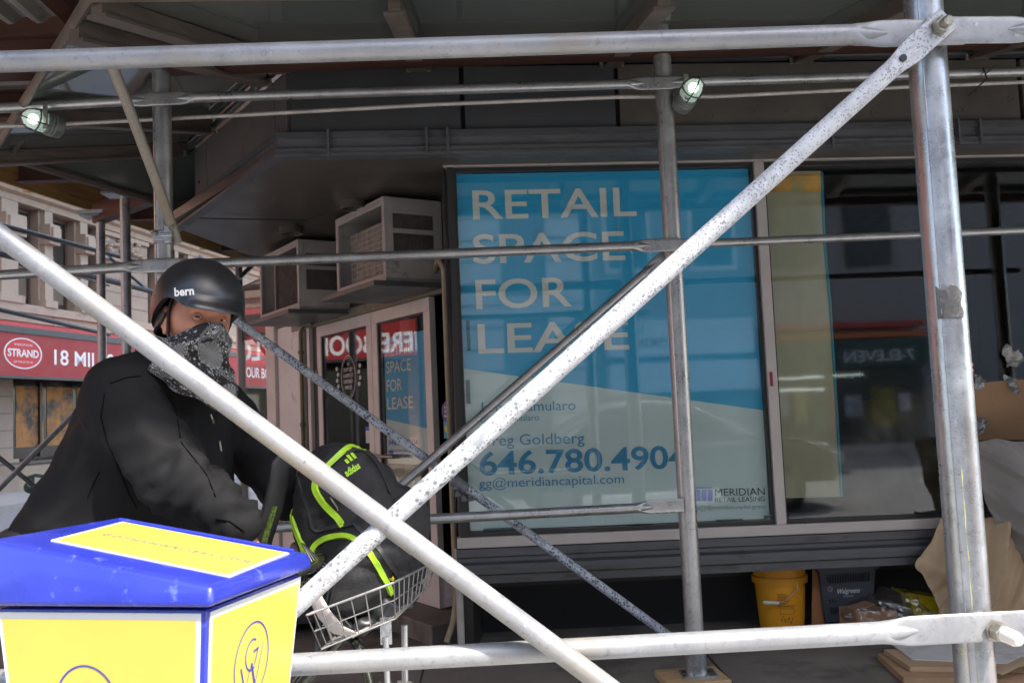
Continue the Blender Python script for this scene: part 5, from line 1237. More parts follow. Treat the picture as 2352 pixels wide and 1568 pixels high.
    for (p, q), (p2, q2), n in (((A, B), (a, b), 6), ((B, C_), (b, c), 9), ((C_, D), (c, d), 6), ((D, A), (d, a), 9)):
        bas.tube([p.lerp(p2, .48), q.lerp(q2, .48)], .0017, 6)
        for k in range(n + 1): t = k / n; bas.tube([p.lerp(q, t), p2.lerp(q2, t)], .0017, 6)
    for k in range(1, 6): bas.tube([a.lerp(b, k / 6), d.lerp(c, k / 6)], .0023, 6)
    for k in range(1, 9): bas.tube([a.lerp(d, k / 9), b.lerp(c, k / 9)], .0023, 6)
    bk = bas.build('basket', wire, r, smooth=50)
    m = MB(); s0, s1 = P(885, 1435, 2.56), P(889, 1568, 2.56); m.obox(s0 + V(-.014, 0, -.05), V(.03, 0, 0), V(0, .006, 0), V(0, 0, .07)); m.tube([s0 + V(0, .0, -.03), V(s1.x, 2.57, hf.z)], .0085, 10)
    s2 = P(929, 1435, 2.70); m.tube([s2, V(s2.x - .01, 2.68, hf.z)], .0095, 10); m.build('basket_strut', sil, bk, smooth=50)
    m = MB(); 
    for k in range(4): m.tube([ht + V(.0, -.02, .1), ht + V(.05 + .015 * k, -.06, .02), ht + V(.03, -.05 + .01 * k, -.2), hb + V(0, 0, -.05)], .0028, 6)
    m.build('cable', M['black'], r)
    return A, B, C_, D, a, b, c, d
BK = bicycle()

# ---------------------------------------------------------------- backpack
def zp(x, y): return 551 + x * .2636, 964.7 + y * .2636      # enlarged view to picture
def backpack():
    bagm = pm('bag_black', (.010, .010, .011), .75, 0, .3, 30, bump=.25, bscale=140); Y = 2.68
    fl = pm('bag_flat_black', (.014, .014, .014), .55, 0, .2, 14, bump=.1, bscale=25)
    r = empty('backpack', P(850, 1430, Y), 'black backpack with lime green zips standing in the bicycle basket', 'backpack')
    m = MB()
    for px, py, y, rx, ry, rz in ((782, 1112, Y, .125, .10, .115), (845, 1225, Y, .15, .115, .13), (842, 1340, Y, .125, .11, .115), (925, 1200, Y + .03, .075, .10, .11), (948, 1296, Y + .12, .05, .07, .06), (722, 1180, Y + .02, .055, .10, .14), (870, 1130, Y + .02, .06, .09, .08), (745, 1330, Y + .0, .06, .09, .11)):
        m.ball(P(px, py, y), (rx, ry, rz))
    for px, py, rx, rz in ((815, 1325, .105, .085), (800, 1370, .08, .06), (850, 1270, .1, .05)): m.ball(P(px, py, Y - .085), (rx, .075, rz))
    g = blob(m, .011, 3, lambda p, n: .011 * ridge(p, 9, V(.5, 0, 1), .4) + .006 * ridge(p, 19, V(1, 0, .3), .4, 3))
    g.build('body', bagm, r, smooth=70)
    T = bvh(g)
    def on(px, py, lift=.003):
        d = ray(px, py).normalized(); h = T.ray_cast(CAM, d)
        if h[0] is None: h = T.find_nearest(P(px, py, Y))
        nn = h[1] if h[1].dot(d) < 0 else -h[1]
        return h[0] + nn * lift, nn
    lime = pm('zip_lime', (.36, .62, .02), .5, 0, .12, 30, bump=.2, bscale=120)
    def strip(pts, wd, nm, mt, th=.004, lift=.003, par=r):
        P_ = [zp(*p) for p in pts]; dense = []
        for i in range(len(P_) - 1):
            for k in range(5):
                t = k / 5; p0 = P_[max(i - 1, 0)]; p1 = P_[i]; p2 = P_[i + 1]; p3 = P_[min(i + 2, len(P_) - 1)]
                dense.append(tuple(.5 * (2 * p1[j] + (p2[j] - p0[j]) * t + (2 * p0[j] - 5 * p1[j] + 4 * p2[j] - p3[j]) * t * t + (3 * p1[j] - p0[j] - 3 * p2[j] + p3[j]) * t ** 3) for j in (0, 1)))
        dense.append(P_[-1]); q = [on(*p, lift) for p in dense]
        pos = [x[0] for x in q]; nr = [x[1] for x in q]
        for _ in range(3): pos = [pos[0]] + [(pos[i - 1] + pos[i] * 2 + pos[i + 1]) / 4 for i in range(1, len(pos) - 1)] + [pos[-1]]
        for _ in range(3): nr = [nr[0]] + [(nr[i - 1] + nr[i] * 2 + nr[i + 1]).normalized() for i in range(1, len(nr) - 1)] + [nr[-1]]
        m = MB(); vs = []; n = len(pos)
        for i in range(n):
            tt = (pos[min(i + 1, n - 1)] - pos[max(i - 1, 0)]).normalized(); s = tt.cross(nr[i]).normalized(); w_ = wd * min(1, .6 + i * .2, .6 + (n - 1 - i) * .2)
            vs += [pos[i] + s * w_ - nr[i] * .004, pos[i] + s * w_ * .8 + nr[i] * th, pos[i] + nr[i] * th * .75, pos[i] - s * w_ * .8 + nr[i] * th, pos[i] - s * w_ - nr[i] * .004]
        fs = [(i * 5 + k, i * 5 + 5 + k, i * 5 + 6 + k, i * 5 + 1 + k) for i in range(n - 1) for k in range(4)]
        m.add(vs, fs); return m.build(nm, mt, par, smooth=70)
    strip([(1110, 268), (1050, 228), (960, 232), (880, 290), (800, 370), (720, 450), (665, 530), (655, 590), (690, 670), (770, 770), (850, 850), (900, 930)], .0092, 'zip', lime)
    strip([(622, 1200), (628, 1130), (680, 1060), (780, 1018), (900, 1005), (1010, 1040), (1110, 1130), (1180, 1230), (1240, 1340), (1290, 1440), (1315, 1515)], .0085, 'zip', lime)
    strip([(408, 430), (430, 500), (470, 590), (455, 680), (440, 760), (465, 870), (500, 980), (545, 1080), (585, 1210)], .009, 'zip', lime)
    strip([(500, 420), (520, 560), (600, 760), (640, 960), (800, 930), (1000, 910)], .006, 'seam', fl)
    strip([(1000, 900), (1130, 1030), (1260, 1180), (1340, 1300), (1390, 1400)], .008, 'seam', fl)
    strip([(760, 440), (900, 300), (1060, 270), (1180, 380), (1250, 520), (1300, 640)], .005, 'seam', fl)
    strip([(790, 660), (850, 740), (860, 790)], .0016, 'puller', M['bolt'], lift=.008)
    strip([(602, 1165), (620, 1220), (640, 1290), (632, 1325)], .004, 'puller', lime, lift=.006)
    strip([(1305, 1360), (1320, 1385)], .006, 'side_tag', pm('tag_yellow', (.6, .45, .02), .5), lift=.004)
    # maker's mark: three slanted bars over a word
    mk = MB()
    p0, n0 = on(*zp(930, 490), .004); p1, _ = on(*zp(1052, 420), .004)
    u = (p1 - p0).normalized(); vdir = n0.cross(u).normalized()
    mk.text('adidas', p0, u, vdir, cap=.02, width=(p1 - p0).length, bold=.03)
    for k, h in enumerate((.012, .022, .032)):
        o = p0 + u * (.018 + k * .012) + vdir * .029 + n0 * .001
        mk.add([o, o + u * .008, o + u * .008 - u * .004 * (k + 1) * .5 + vdir * h, o - u * .004 * (k + 1) * .5 + vdir * h], [(0, 1, 2, 3)])
    mk.v = [(lambda h: h[0] + (h[1] if h[1].dot(p - CAM) < 0 else -h[1]) * .0015)(h) if (h := T.ray_cast(CAM, (p - CAM).normalized()))[0] is not None else p for p in mk.v]
    mk.build('emblem', lime, r)
    # shoulder strap hanging on the left
    m = MB(); pts = [P(*zp(x, y), Y - .06 + k) for x, y, k in ((520, 330, .03), (420, 320, .0), (350, 400, -.02), (330, 560, -.02), (300, 720, -.02), (240, 900, -.02), (190, 1060, -.02), (170, 1180, 0))]
    m.tube(pts, .03, 12, flat=[(.01, .034)] * len(pts), up=(0, -1, 0)); s = m.build('strap', fl, r, smooth=60)
    b, nt, bs, tc = base_mat('strap_mesh'); vo = nt.nodes.new('ShaderNodeTexVoronoi'); vo.inputs['Scale'].default_value = 300; nt.links.new(tc.outputs['Object'], vo.inputs[0])
    nt.links.new(mix(nt, math_(nt, 'LESS_THAN', vo.outputs[0], .42), (.11, .18, .015), (.008, .008, .008)), bs.inputs['Base Color'])
    m = MB(); pts = [P(*zp(x, y), Y - .092) for x, y in ((280, 740), (252, 840), (215, 960), (190, 1060))]
    m.tube(pts, .012, 8, flat=[(.002, .015)] * 4, up=(0, -1, 0)); m.build('mesh_insert', b, s)
    # cloth bag and scarf tucked under it
    A, B, C_, D, a, b_, c, d = BK
    m = MB()
    m.tube([P(725, 1375, 2.5), P(745, 1410, 2.485), P(775, 1445, 2.5), P(815, 1458, 2.52), P(850, 1440, 2.55)], [.015, .022, .02, .018, .012], 12, flat=[(.024, .004), (.024, .004), (.022, .004), (.015, .003), (.008, .003)], up=(.6, -.5, .6))
    o = m.build('white_strap', pm('white_webbing', (.62, .56, .52), .7, 0, .1, 20, bump=.2), smooth=60); tag(o, 'white fabric strap lying in the basket below the backpack', 'strap')
    m = MB()
    for x, y, yy, rr in ((885, 1398, 2.60, .035), (925, 1372, 2.70, .034), (948, 1352, 2.78, .03), (870, 1410, 2.60, .032), (830, 1440, 2.58, .026)): m.ball(P(x, y, yy), (rr * 1.2, rr, rr))
    o = blob(m, .009, 2, lambda p, n: .007 * math.sin(p.x * 90 + p.z * 60) * math.sin(p.z * 80)).build('black_pouch', pm('pouch_black', (.018, .018, .019), .4, 0, .3, 20), smooth=60); tag(o, 'crumpled black nylon pouch squeezed in the basket right of the backpack', 'pouch')
backpack()

# ---------------------------------------------------------------- the cyclist
def person():
    jk = pm('jacket_black', (.0115, .0115, .012), .75, 0, .18, 5, bump=.25, bscale=14, spec=.12, sheen=.0, stretch=(1, 1, 1))
    skin, nt, bs, tc = base_mat('skin')
    n_ = noise(nt, tc.outputs['Object'], 30, 5); c_ = ramp(nt, n_, [(.3, (.38, .155, .09)), (.7, (.47, .215, .13))]); nt.links.new(c_, bs.inputs['Base Color']); bs.inputs['Roughness'].default_value = .5
    bs.inputs['Subsurface Weight'].default_value = .12; bs.inputs['Subsurface Radius'].default_value = (.02, .008, .004)
    bp = nt.nodes.new('ShaderNodeBump'); bp.inputs['Strength'].default_value = .3; bp.inputs['Distance'].default_value = .003; nt.links.new(noise(nt, tc.outputs['Object'], 90, 4), bp.inputs['Height']); nt.links.new(bp.outputs[0], bs.inputs['Normal'])
    f = V(.66, -.75, 0).normalized(); lx = V(-f.y, f.x, 0)
    Rz = Matrix((lx, f, V(0, 0, 1))).transposed()
    hd = Rz @ Matrix.Rotation(math.radians(-9), 3, 'X') @ Matrix.Rotation(math.radians(6), 3, 'Y')
    eye_mid = P(489.5, 731, 2.40); hc = eye_mid - hd @ V(0, .086, 0)
    H = lambda x, y, z: hc + hd @ V(x, y, z)
    r = empty('person', V(hc.x - .3, 2.55, 0), 'cyclist in a black jacket and black helmet with a paisley bandana over nose and mouth', 'person')
    # ---- body: neck, head and hands in one skin
    def headpt(u, v):
        th = math.pi * v; ph = 2 * math.pi * u
        x, y, z = math.sin(th) * math.sin(ph), math.sin(th) * math.cos(ph), math.cos(th)
        jaw = 1 - .22 * sstep(0.05, -.9, z) if False else 1 - .2 * max(0, min(1, (-z - .1) / .8))
        X, Yy, Z = x * .077 * jaw, y * (.098 if y < 0 else .09), z * .122 - .005
        if y > 0:
            g = lambda cx, cz, sx, sz: math.exp(-((X - cx) / sx) ** 2 - ((Z - cz) / sz) ** 2)
            Yy += .030 * g(0, -.038, .011, .014) + .017 * g(0, -.018, .009, .022) + .008 * (g(0, .022, .05, .010)) + .006 * g(.024, .02, .02, .007) + .006 * g(-.024, .02, .02, .007)
            Yy -= .013 * (g(.032, .0, .017, .012) + g(-.032, .0, .017, .012))
            Yy += .007 * (g(.048, -.03, .02, .018) + g(-.048, -.03, .02, .018)) + .006 * g(0, -.075, .025, .012) + .008 * g(0, -.105, .02, .014)
            # crow's feet and frown creases
            for sx in (-1, 1):
                for k in range(3): Yy -= .0016 * math.exp(-((abs(X) - .055 - .001 * k) / .012) ** 2) * math.exp(-((Z + .012 - .009 * k + (abs(X) - .05) * (.2 - .3 * k)) / .0016) ** 2) * (1 if X * sx > 0 else 0)
        return H(X, Yy, Z)
    hb = MB(); hb.grid(headpt, 160, 110, True)
    body = MB(); body.v += hb.v; body.f += hb.f
    body.mi = [0] * len(body.f)
    neck = MB(); cap2(neck, H(0, -.02, -.07), .058, P(410, 850, 2.56), .07)
    body.add(neck.v, neck.f)
    # hands
    def hand(wr, d, gr):
        d = Vector(d).normalized(); gr = Vector(gr).normalized(); up = gr.cross(d).normalized(); 
        if up.z < 0: up = -up
        h = MB(); palm = wr + d * .075
        cap2(h, wr, .027, wr + d * .03, .026, 3)
        for k in range(4): cap2(h, wr + d * .03 + gr * (.012 * (k - 1.5)), .016, wr + d * .09 + gr * (.021 * (k - 1.5)), .0125, 5)
        for k, L in enumerate((.044, .049, .045, .035)):
            b0 = wr + d * .09 + gr * (.021 * (k - 1.5)); b1 = b0 + (d * .8 - up * .45) * L; b2 = b1 + (-up * .95 - d * .15) * L * .65; b3 = b2 + (-d * .9 - up * .3) * L * .5
            cap2(h, b0, .0105, b1, .0095, 4); cap2(h, b1, .0095, b2, .0088, 4); cap2(h, b2, .0088, b3, .0075, 4)
        s = gr * (-1); t0 = wr + d * .04 + s * .028; t1 = t0 + (d * .6 + s * .35 - up * .5) * .045; t2 = t1 + (d * .6 - up * .6 - s * .2) * .032
        cap2(h, t0, .014, t1, .0115, 4); cap2(h, t1, .0115, t2, .0095, 4)
        return h
    wR, wL = P(562, 1238, 2.37), P(672, 1165, 2.76)
    ha = hand(wR, V(.45, .2, -.85), V(0, 1, 0)); hb2 = hand(wL, V(.6, .0, -.5), V(0, 1, 0))
    for q in (ha, hb2): body.add(q.v, q.f)
    nb = P(410, 850, 2.56); sR, eR, sL, eL = P(290, 915, 2.46), P(395, 1085, 2.38), P(515, 950, 2.75), P(607, 1070, 2.82)
    for p_, a_, q_, b_2 in ((nb, .07, sR, .05), (sR, .05, eR, .042), (eR, .042, wR, .027), (nb, .07, sL, .05), (sL, .05, eL, .042), (eL, .042, wL, .027)):
        t_ = MB(); cap2(t_, p_, a_, q_, b_2, 9); body.add(t_.v, t_.f)
    body = blob(body, .0042, 1); bo = body.build('body', skin, r, smooth=60)
    # ears
    for s in (-1, 1):
        m = MB(); e = H(.078 * s, -.012, -.018); rot = hd
        m.ball(e, (.010, .019, .033), rot=hd); m.ball(H(.083 * s, -.018, -.012), (.007, .02, .030), rot=hd); m.ball(H(.079 * s, -.004, -.047), (.007, .01, .012), rot=hd)
        blob(m, .0035, 2).build('ear', skin, r, smooth=70)
    # eyes, lids, brows
    wh = pm('eye_white', (.62, .58, .54), .15, 0, .05); ir = pm('iris_blue_grey', (.09, .14, .2), .1, 0, .3, 200); pu = pm('pupil', (.005, .005, .005), .1)
    look = (CAM - eye_mid).normalized()
    for s in (-1, 1):
        c = H(.032 * s, .0645, -.001)
        m = MB(); m.ball(c, .0125, nu=24, nv=16); eo = m.build('eye', wh, r, smooth=70)
        m = MB(); m.lathe(c + look * .0108, look, [(0, .0062), (.0012, .0058), (.0018, .003)], 20); m.build('iris', ir, eo, smooth=50)
        m = MB(); m.lathe(c + look * .0123, look, [(0, .0028), (.0008, .002)], 14); m.build('pupil', pu, eo)
        for sg, a0, a1 in ((1, 7, 95), (-1, -12, -80)):
            m = MB(); m.grid(lambda u, v: c + hd @ (Matrix.Rotation(math.radians((a0 + (a1 - a0) * v)), 3, 'X') @ V(.0142 * math.sin(math.radians(-72 + 144 * u)), .0142 * math.cos(math.radians(-72 + 144 * u)), 0)), 16, 8)
            m.build('eyelid', skin, r, smooth=80, thick=.0012)
            m = MB(); m.tube([c + hd @ (Matrix.Rotation(math.radians(a0), 3, 'X') @ V(.0149 * math.sin(math.radians(-70 + 140 * u / 12)), .0147 * math.cos(math.radians(-70 + 140 * u / 12)), 0)) for u in range(13)], .0006 if sg > 0 else .0003, 5); m.build('eyelash', M['black'], r)
        m = MB()
        for k in range(40):
            t = k / 39; x = (.016 + .036 * t) * s; z = .0185 + .006 * math.sin(t * 2.2) - .004 * t; 
            m.tube([H(x, .0905 - .012 * t * t, z), H(x + .006 * s, .0925 - .014 * t * t, z + .003 + .002 * random.random())], .0008, 4)
        m.build('eyebrow', pm('brow_hair', (.1, .06, .04), .8), r)
    # short hair showing at the temple
    m = MB(); fs_ = []
    hv = []
    for i in range(900):
        ph = random.uniform(.16, .5) * math.pi * 2 * random.choice((1, -1)); z = random.uniform(-.3, .55)
        th = math.acos(z); u = (ph / (2 * math.pi)) % 1
        p = headpt(u, th / math.pi); nrm = (p - hc).normalized(); a_ = abs(ph) / (2 * math.pi)
        if a_ < .19 + .05 * (z < .1) + .05 * random.random(): continue
        m.tube([p, p + nrm * .004 + hd @ V(0, -.006, -.006)], .0007, 3, caps=False)
    m.build('hair', pm('hair_brown_grey', (.07, .05, .04), .8, 0, .4, 60), r)
    # ---- helmet
    hm = pm('helmet_black', (.011, .011, .012), .36, 0, .25, 8, spec=.6, dirt=(.05, .045, .04), dscale=16, damt=.69, bump=.04, bscale=30)
    def rim(ph):                        # height of the edge round the head (ph 0 is the brow)
        a = abs((math.degrees(ph) + 180) % 360 - 180)
        pts = [(0, .017), (25, .017), (46, .020), (58, .034), (70, .038), (80, .028), (92, .004), (110, -.028), (135, -.05), (180, -.052)]
        return sum(float(np.interp(abs(a + k), [p_[0] for p_ in pts], [p_[1] for p_ in pts])) for k in (-6, -4, -2, 0, 2, 4, 6)) / 7
    cz = .03
    def helm(u, v, off=0.0):
        ph = 2 * math.pi * u; zr = rim(ph); top = .152 - off
        ax, ay = .110 - off, (.128 if math.cos(ph) > 0 else .142) - off
        t = v; zz = zr + (top - zr) * math.sin(t * math.pi / 2) if zr > cz else zr + (top - zr) * math.sin(t * math.pi / 2)
        k = max(0, (zz - .02) / (top - .02)); rad = math.sqrt(max(0, 1 - min(1, k) ** 2.3)) if zz > .02 else 1 - .12 * ((.02 - zz) / .065) ** 2
        a = abs((math.degrees(ph) + 180) % 360 - 180)
        br = .014 * sstep(46, 30, a) * sstep(.030, .0, zz - zr) if off == 0 else 0
        if off == 0: br += .0025 * sstep(.036, .028, zz - zr) * sstep(60, 44, a)
        e = 1.0 / ((abs(math.sin(ph)) ** 2.3 + abs(math.cos(ph)) ** 2.3) ** (1 / 2.3))
        e = e * .35 + .65
        return H(math.sin(ph) * (ax * rad * e + br), math.cos(ph) * (ay * rad * e + br) - .008, zz)
    m = MB(); NU, NV = 200, 44; m.grid(lambda u, v: helm(u, v), NU, NV, True); n0 = len(m.v)
    m.grid(lambda u, v: helm(u, v, .013), NU, NV, True)
    m.f = [f_ for f_ in m.f[:NU * NV]] + [tuple(reversed(f_)) for f_ in m.f[NU * NV:]]
    for i in range(NU): i2 = (i + 1) % NU; m.f.append((i2, i, n0 + i, n0 + i2)); m.mi.append(0)
    ho = m.build('helmet', hm, r, smooth=55)
    T = bvh(m)
    lt = MB(); p0 = P(401, 680, 2.3); p1 = P(446, 676, 2.3); u_ = (p1 - p0).normalized()
    lt.text('bern', p0, u_, u_.cross(V(0, 1, 0)), cap=.021, width=(p1 - p0).length * 1.0, bold=.03)
    lt.v = [p if (h := T.ray_cast(CAM, (p - CAM).normalized()))[0] is None else h[0] - (p - CAM).normalized() * .0018 for p in lt.v]
    lt.build('lettering', pm('helmet_white', (.68, .66, .62), .5), ho)
    for px, py in ((380, 704), (0, 0)):
        if px:
            h = T.ray_cast(CAM, ray(px, py).normalized()); 
            if h[0]: mm = MB(); mm.ball(h[0], (.006, .006, .008), nu=12, nv=8); mm.build('rivet', M['bolt'], ho, smooth=60)
    mm = MB()
    for s in (-1, 1):
        mm.tube([H(.079 * s, .012, .05), H(.083 * s, .008, .0), H(.078 * s, .012, -.055), H(.05 * s, .04, -.105), H(0, .05, -.125)], .009, 8, flat=[(.003, .009)] * 5, up=(s, 0, 0))
    mm.build('chin_strap', M['black'], r, smooth=50)
    mm = MB(); mm.grid(lambda u, v: H(math.sin(1.45 + 3.4 * u) * .090, math.cos(1.45 + 3.4 * u) * .118 - .008, .0 - .07 * v * math.sin(math.pi * u) ** .4), 24, 4); mm.build('ear_flap', M['black'], r, smooth=60, thick=.01)
    # ---- bandana
    bm, nt, bs, tc = base_mat('bandana_paisley'); uv = nt.nodes.new('ShaderNodeUVMap'); U = uv.outputs[0]
    def vor(scale, feature='F1', rnd=1.0):
        v_ = nt.nodes.new('ShaderNodeTexVoronoi'); v_.feature = feature; v_.inputs['Scale'].default_value = scale; v_.inputs['Randomness'].default_value = rnd; nt.links.new(U, v_.inputs['Vector']); return v_
    v1 = vor(95, rnd=.8); d1 = v1.outputs['Distance']
    # flower: petals round each cell point
    sub = nt.nodes.new('ShaderNodeVectorMath'); sub.operation = 'SUBTRACT'
    sc = nt.nodes.new('ShaderNodeVectorMath'); sc.operation = 'SCALE'; sc.inputs['Scale'].default_value = 1.0; nt.links.new(U, sc.inputs[0])
    nt.links.new(sc.outputs[0], sub.inputs[0]); nt.links.new(v1.outputs['Position'], sub.inputs[1])
    sx = nt.nodes.new('ShaderNodeSeparateXYZ'); nt.links.new(sub.outputs[0], sx.inputs[0])
    an = math_(nt, 'ARCTAN2', sx.outputs[1], sx.outputs[0]); pet = math_(nt, 'COSINE', math_(nt, 'MULTIPLY', an, 5.0))
    lim = math_(nt, 'MULTIPLY_ADD', pet, .13, .27)
    fl = math_(nt, 'MULTIPLY', math_(nt, 'LESS_THAN', d1, lim), math_(nt, 'GREATER_THAN', d1, .09))
    cs = nt.nodes.new('ShaderNodeSeparateColor'); nt.links.new(v1.outputs['Color'], cs.inputs[0]); fl = math_(nt, 'MULTIPLY', fl, math_(nt, 'LESS_THAN', cs.outputs[0], .65))
    # paisley swirls: warped contour lines
    nz = noise(nt, U, 24, 2, .4); wv = math_(nt, 'FRACT', math_(nt, 'MULTIPLY', nz, 30.0)); sw = math_(nt, 'MULTIPLY', math_(nt, 'LESS_THAN', wv, .2), math_(nt, 'GREATER_THAN', noise(nt, U, 17, 1), .5))
    v2 = vor(230); dots = math_(nt, 'MULTIPLY', math_(nt, 'LESS_THAN', v2.outputs['Distance'], .24), math_(nt, 'GREATER_THAN', noise(nt, U, 40, 2), .5))
    al = math_(nt, 'MAXIMUM', math_(nt, 'MAXIMUM', fl, sw), math_(nt, 'MULTIPLY', dots, .7))
    def mandala(cx, cy, R_, n):
        s_ = nt.nodes.new('ShaderNodeVectorMath'); s_.operation = 'SUBTRACT'; nt.links.new(U, s_.inputs[0]); s_.inputs[1].default_value = (cx, cy, 0)
        l_ = nt.nodes.new('ShaderNodeVectorMath'); l_.operation = 'LENGTH'; nt.links.new(s_.outputs[0], l_.inputs[0]); q = nt.nodes.new('ShaderNodeSeparateXYZ'); nt.links.new(s_.outputs[0], q.inputs[0])
        rr = math_(nt, 'DIVIDE', l_.outputs[1], R_); th = math_(nt, 'ARCTAN2', q.outputs[1], q.outputs[0])
        pw = math_(nt, 'ABSOLUTE', math_(nt, 'COSINE', math_(nt, 'MULTIPLY', th, n / 2)))
        ring = math_(nt, 'FRACT', math_(nt, 'MULTIPLY', math_(nt, 'MULTIPLY_ADD', pw, .1, rr), 7.0))
        pt = math_(nt, 'LESS_THAN', ring, .24); pt2 = math_(nt, 'MULTIPLY', math_(nt, 'GREATER_THAN', pw, .75), math_(nt, 'LESS_THAN', ring, .5)); return math_(nt, 'MULTIPLY', math_(nt, 'MAXIMUM', pt, pt2), .85), math_(nt, 'LESS_THAN', rr, 1.0)
    for cx, cy, R_, n in ((.0, -.085, .036, 16), (.09, -.05, .02, 12), (-.085, -.07, .026, 12), (.03, -.19, .024, 14)):
        pt, ins = mandala(cx, cy, R_, n); al = mix(nt, ins, al, pt)
    nt.links.new(mix(nt, al, (.005, .005, .006), (.36, .36, .36)), bs.inputs['Base Color']); bs.inputs['Roughness'].default_value = .85
    NU, NV = 110, 60; m = MB(); uvs = []
    def ban(u, v):
        ph = math.radians(-112 + 224 * u); a = abs(math.degrees(ph))
        zt_ = -.0105 - .0495 * sstep(4, 75, a) - .016 * sstep(60, 112, a)
        zb_ = -.235 + .03 * sstep(0, 40, a) + .06 * sstep(40, 112, a)
        z = zt_ + (zb_ - zt_) * v
        bulge = 1 + .12 * v; X = math.sin(ph) * (.083 * bulge + .004); Yy = math.cos(ph) * (.097 - .012 * sstep(-.05, -.13, z) + .0 * v)
        nb = math.exp(-(math.sin(ph) / .25) ** 2)
        Yy += nb * (.025 * math.exp(-((z + .036) / .022) ** 2)) 
        fold = .006 * math.sin(ph * 9 + 5 * v) * v + .004 * math.sin(ph * 5 - z * 60) + .003 * math.sin(z * 120 + ph * 4) * sstep(.15, .4, v)
        return H(X + math.sin(ph) * fold + .06 * sstep(.2, 1, v) * max(0, math.cos(ph)) , Yy + math.cos(ph) * fold + .0, z)
    m.grid(ban, NU, NV)
    m.uv = [(math.radians(-112 + 224 * i / NU) * .1 - .006 * 0, -.235 * j / NV) for j in range(NV + 1) for i in range(NU + 1)]
    m.build('bandana', bm, r, smooth=70, thick=.002)
    # ---- jacket
    J = lambda px, py, y: P(px, py, y)
    m = MB()
    seq = [((142, 1262), 2.58, .137), ((246, 1128), 2.58, .158), ((335, 1000), 2.60, .19), ((400, 905), 2.62, .15), ((412, 858), 2.58, .10)]
    for (p, y, a), (p2, y2, a2) in zip(seq, seq[1:]): cap2(m, J(*p, y), a, J(*p2, y2), a2)
    cap2(m, J(455, 960, 2.64), .095, J(462, 1150, 2.66), .08); cap2(m, J(462, 1150, 2.66), .08, J(430, 1270, 2.66), .09); cap2(m, J(300, 1080, 2.62), .16, J(400, 1200, 2.66), .13)
    cap2(m, J(280, 905, 2.45), .100, J(400, 880, 2.57), .105); cap2(m, J(275, 925, 2.44), .102, J(395, 1085, 2.37), .083); cap2(m, J(395, 1085, 2.37), .083, J(545, 1198, 2.36), .058)
    cap2(m, J(430, 900, 2.62), .1, J(525, 955, 2.76), .085); cap2(m, J(525, 955, 2.76), .085, J(607, 1070, 2.82), .075); cap2(m, J(607, 1070, 2.82), .08, J(668, 1155, 2.77), .05)
    cap2(m, J(545, 1198, 2.36), .056, J(562, 1209, 2.36), .05, 3)
    eb, wr_ = J(395, 1085, 2.37), J(545, 1198, 2.36); sh_ = J(275, 925, 2.44); ea = (wr_ - eb).normalized(); ua = (eb - sh_).normalized(); e2, w2 = J(607, 1070, 2.82), J(668, 1155, 2.77)
    def fold(p, n):
        d = .0
        t = (p - eb).dot(ea); L = (wr_ - eb).length; off = (p - (eb + ea * t)).length
        if -.12 < t < L + .03 and off < .12:
            w_ = sstep(-.12, .02, t); ang = (p - eb).dot(V(0, 0, 1)) * 26 + (p - eb).dot(V(0, 1, 0)) * 14
            d += w_ * (.022 * ridge(p, 13, V(.35, .2, .9), .35) + .009 * ridge(p, 26, V(.8, .1, .6), .3, 3))
        t = (p - sh_).dot(ua); off = (p - (sh_ + ua * t)).length
        if 0 < t < .3 and off < .13: d += .008 * ridge(p, 10, V(.5, .2, -.8), .25, 5) * sstep(0, .1, t)
        d += .014 * ridge(p, 5.5, V(.45, .1, -.85), .3, 1) * sstep(1.5, 1.2, p.z) + .006 * ridge(p, 13, V(.8, 0, .5), .3, 2)
        t = (p - e2).length
        if t < .16: d += .012 * ridge(p, 14, V(.6, .2, .7), .3, 4)
        return d
    g = blob(m, .0125, 6, fold); jo = g.build('jacket', jk, r, smooth=75)
    T = bvh(g)
    # seams and zips on the jacket
    M['seam'] = pm('jacket_seam', (.0025, .0025, .0025), .9, spec=.05)
    def line(pts, rad, nm, mt, lift=.001):
        out_ = []
        for i in range(len(pts) - 1):
            for k in range(8):
                t = k / 8; x = pts[i][0] * (1 - t) + pts[i + 1][0] * t; y = pts[i][1] * (1 - t) + pts[i + 1][1] * t
                h = T.ray_cast(CAM, ray(x, y).normalized())
                if h[0]: out_.append(h[0] - ray(x, y).normalized() * lift)
        if len(out_) > 2: mm = MB(); mm.tube(out_, rad, 6); mm.build(nm, mt, jo, smooth=60)
    sk = lambda x, y: (x * .293, 781 + y * .293)
    line([sk(820, 420), sk(790, 600), sk(840, 800), sk(930, 1000), sk(1010, 1200), sk(1080, 1330)], .0015, 'seam', M['seam'])
    line([sk(860, 340), sk(1000, 290), sk(1120, 280)], .0015, 'seam', M['seam'])
    line([sk(780, 1030), sk(720, 1150), sk(680, 1250)], .0013, 'seam', M['seam'])
    line([sk(1380, 560), sk(1420, 800), sk(1620, 1050), sk(1700, 1250)], .0013, 'seam', M['seam'])
    line([sk(1650, 580), sk(1680, 660)], .003, 'zip_puller', M['bolt'], .004); line([sk(1720, 790), sk(1735, 880)], .003, 'zip_puller', M['bolt'], .004)
    line([sk(1690, 1400), sk(1800, 1420), sk(1930, 1510)], .0018, 'cuff_seam', M['seam'])
    # collar
    mm = MB(); q = P(400, 846, 2.57)
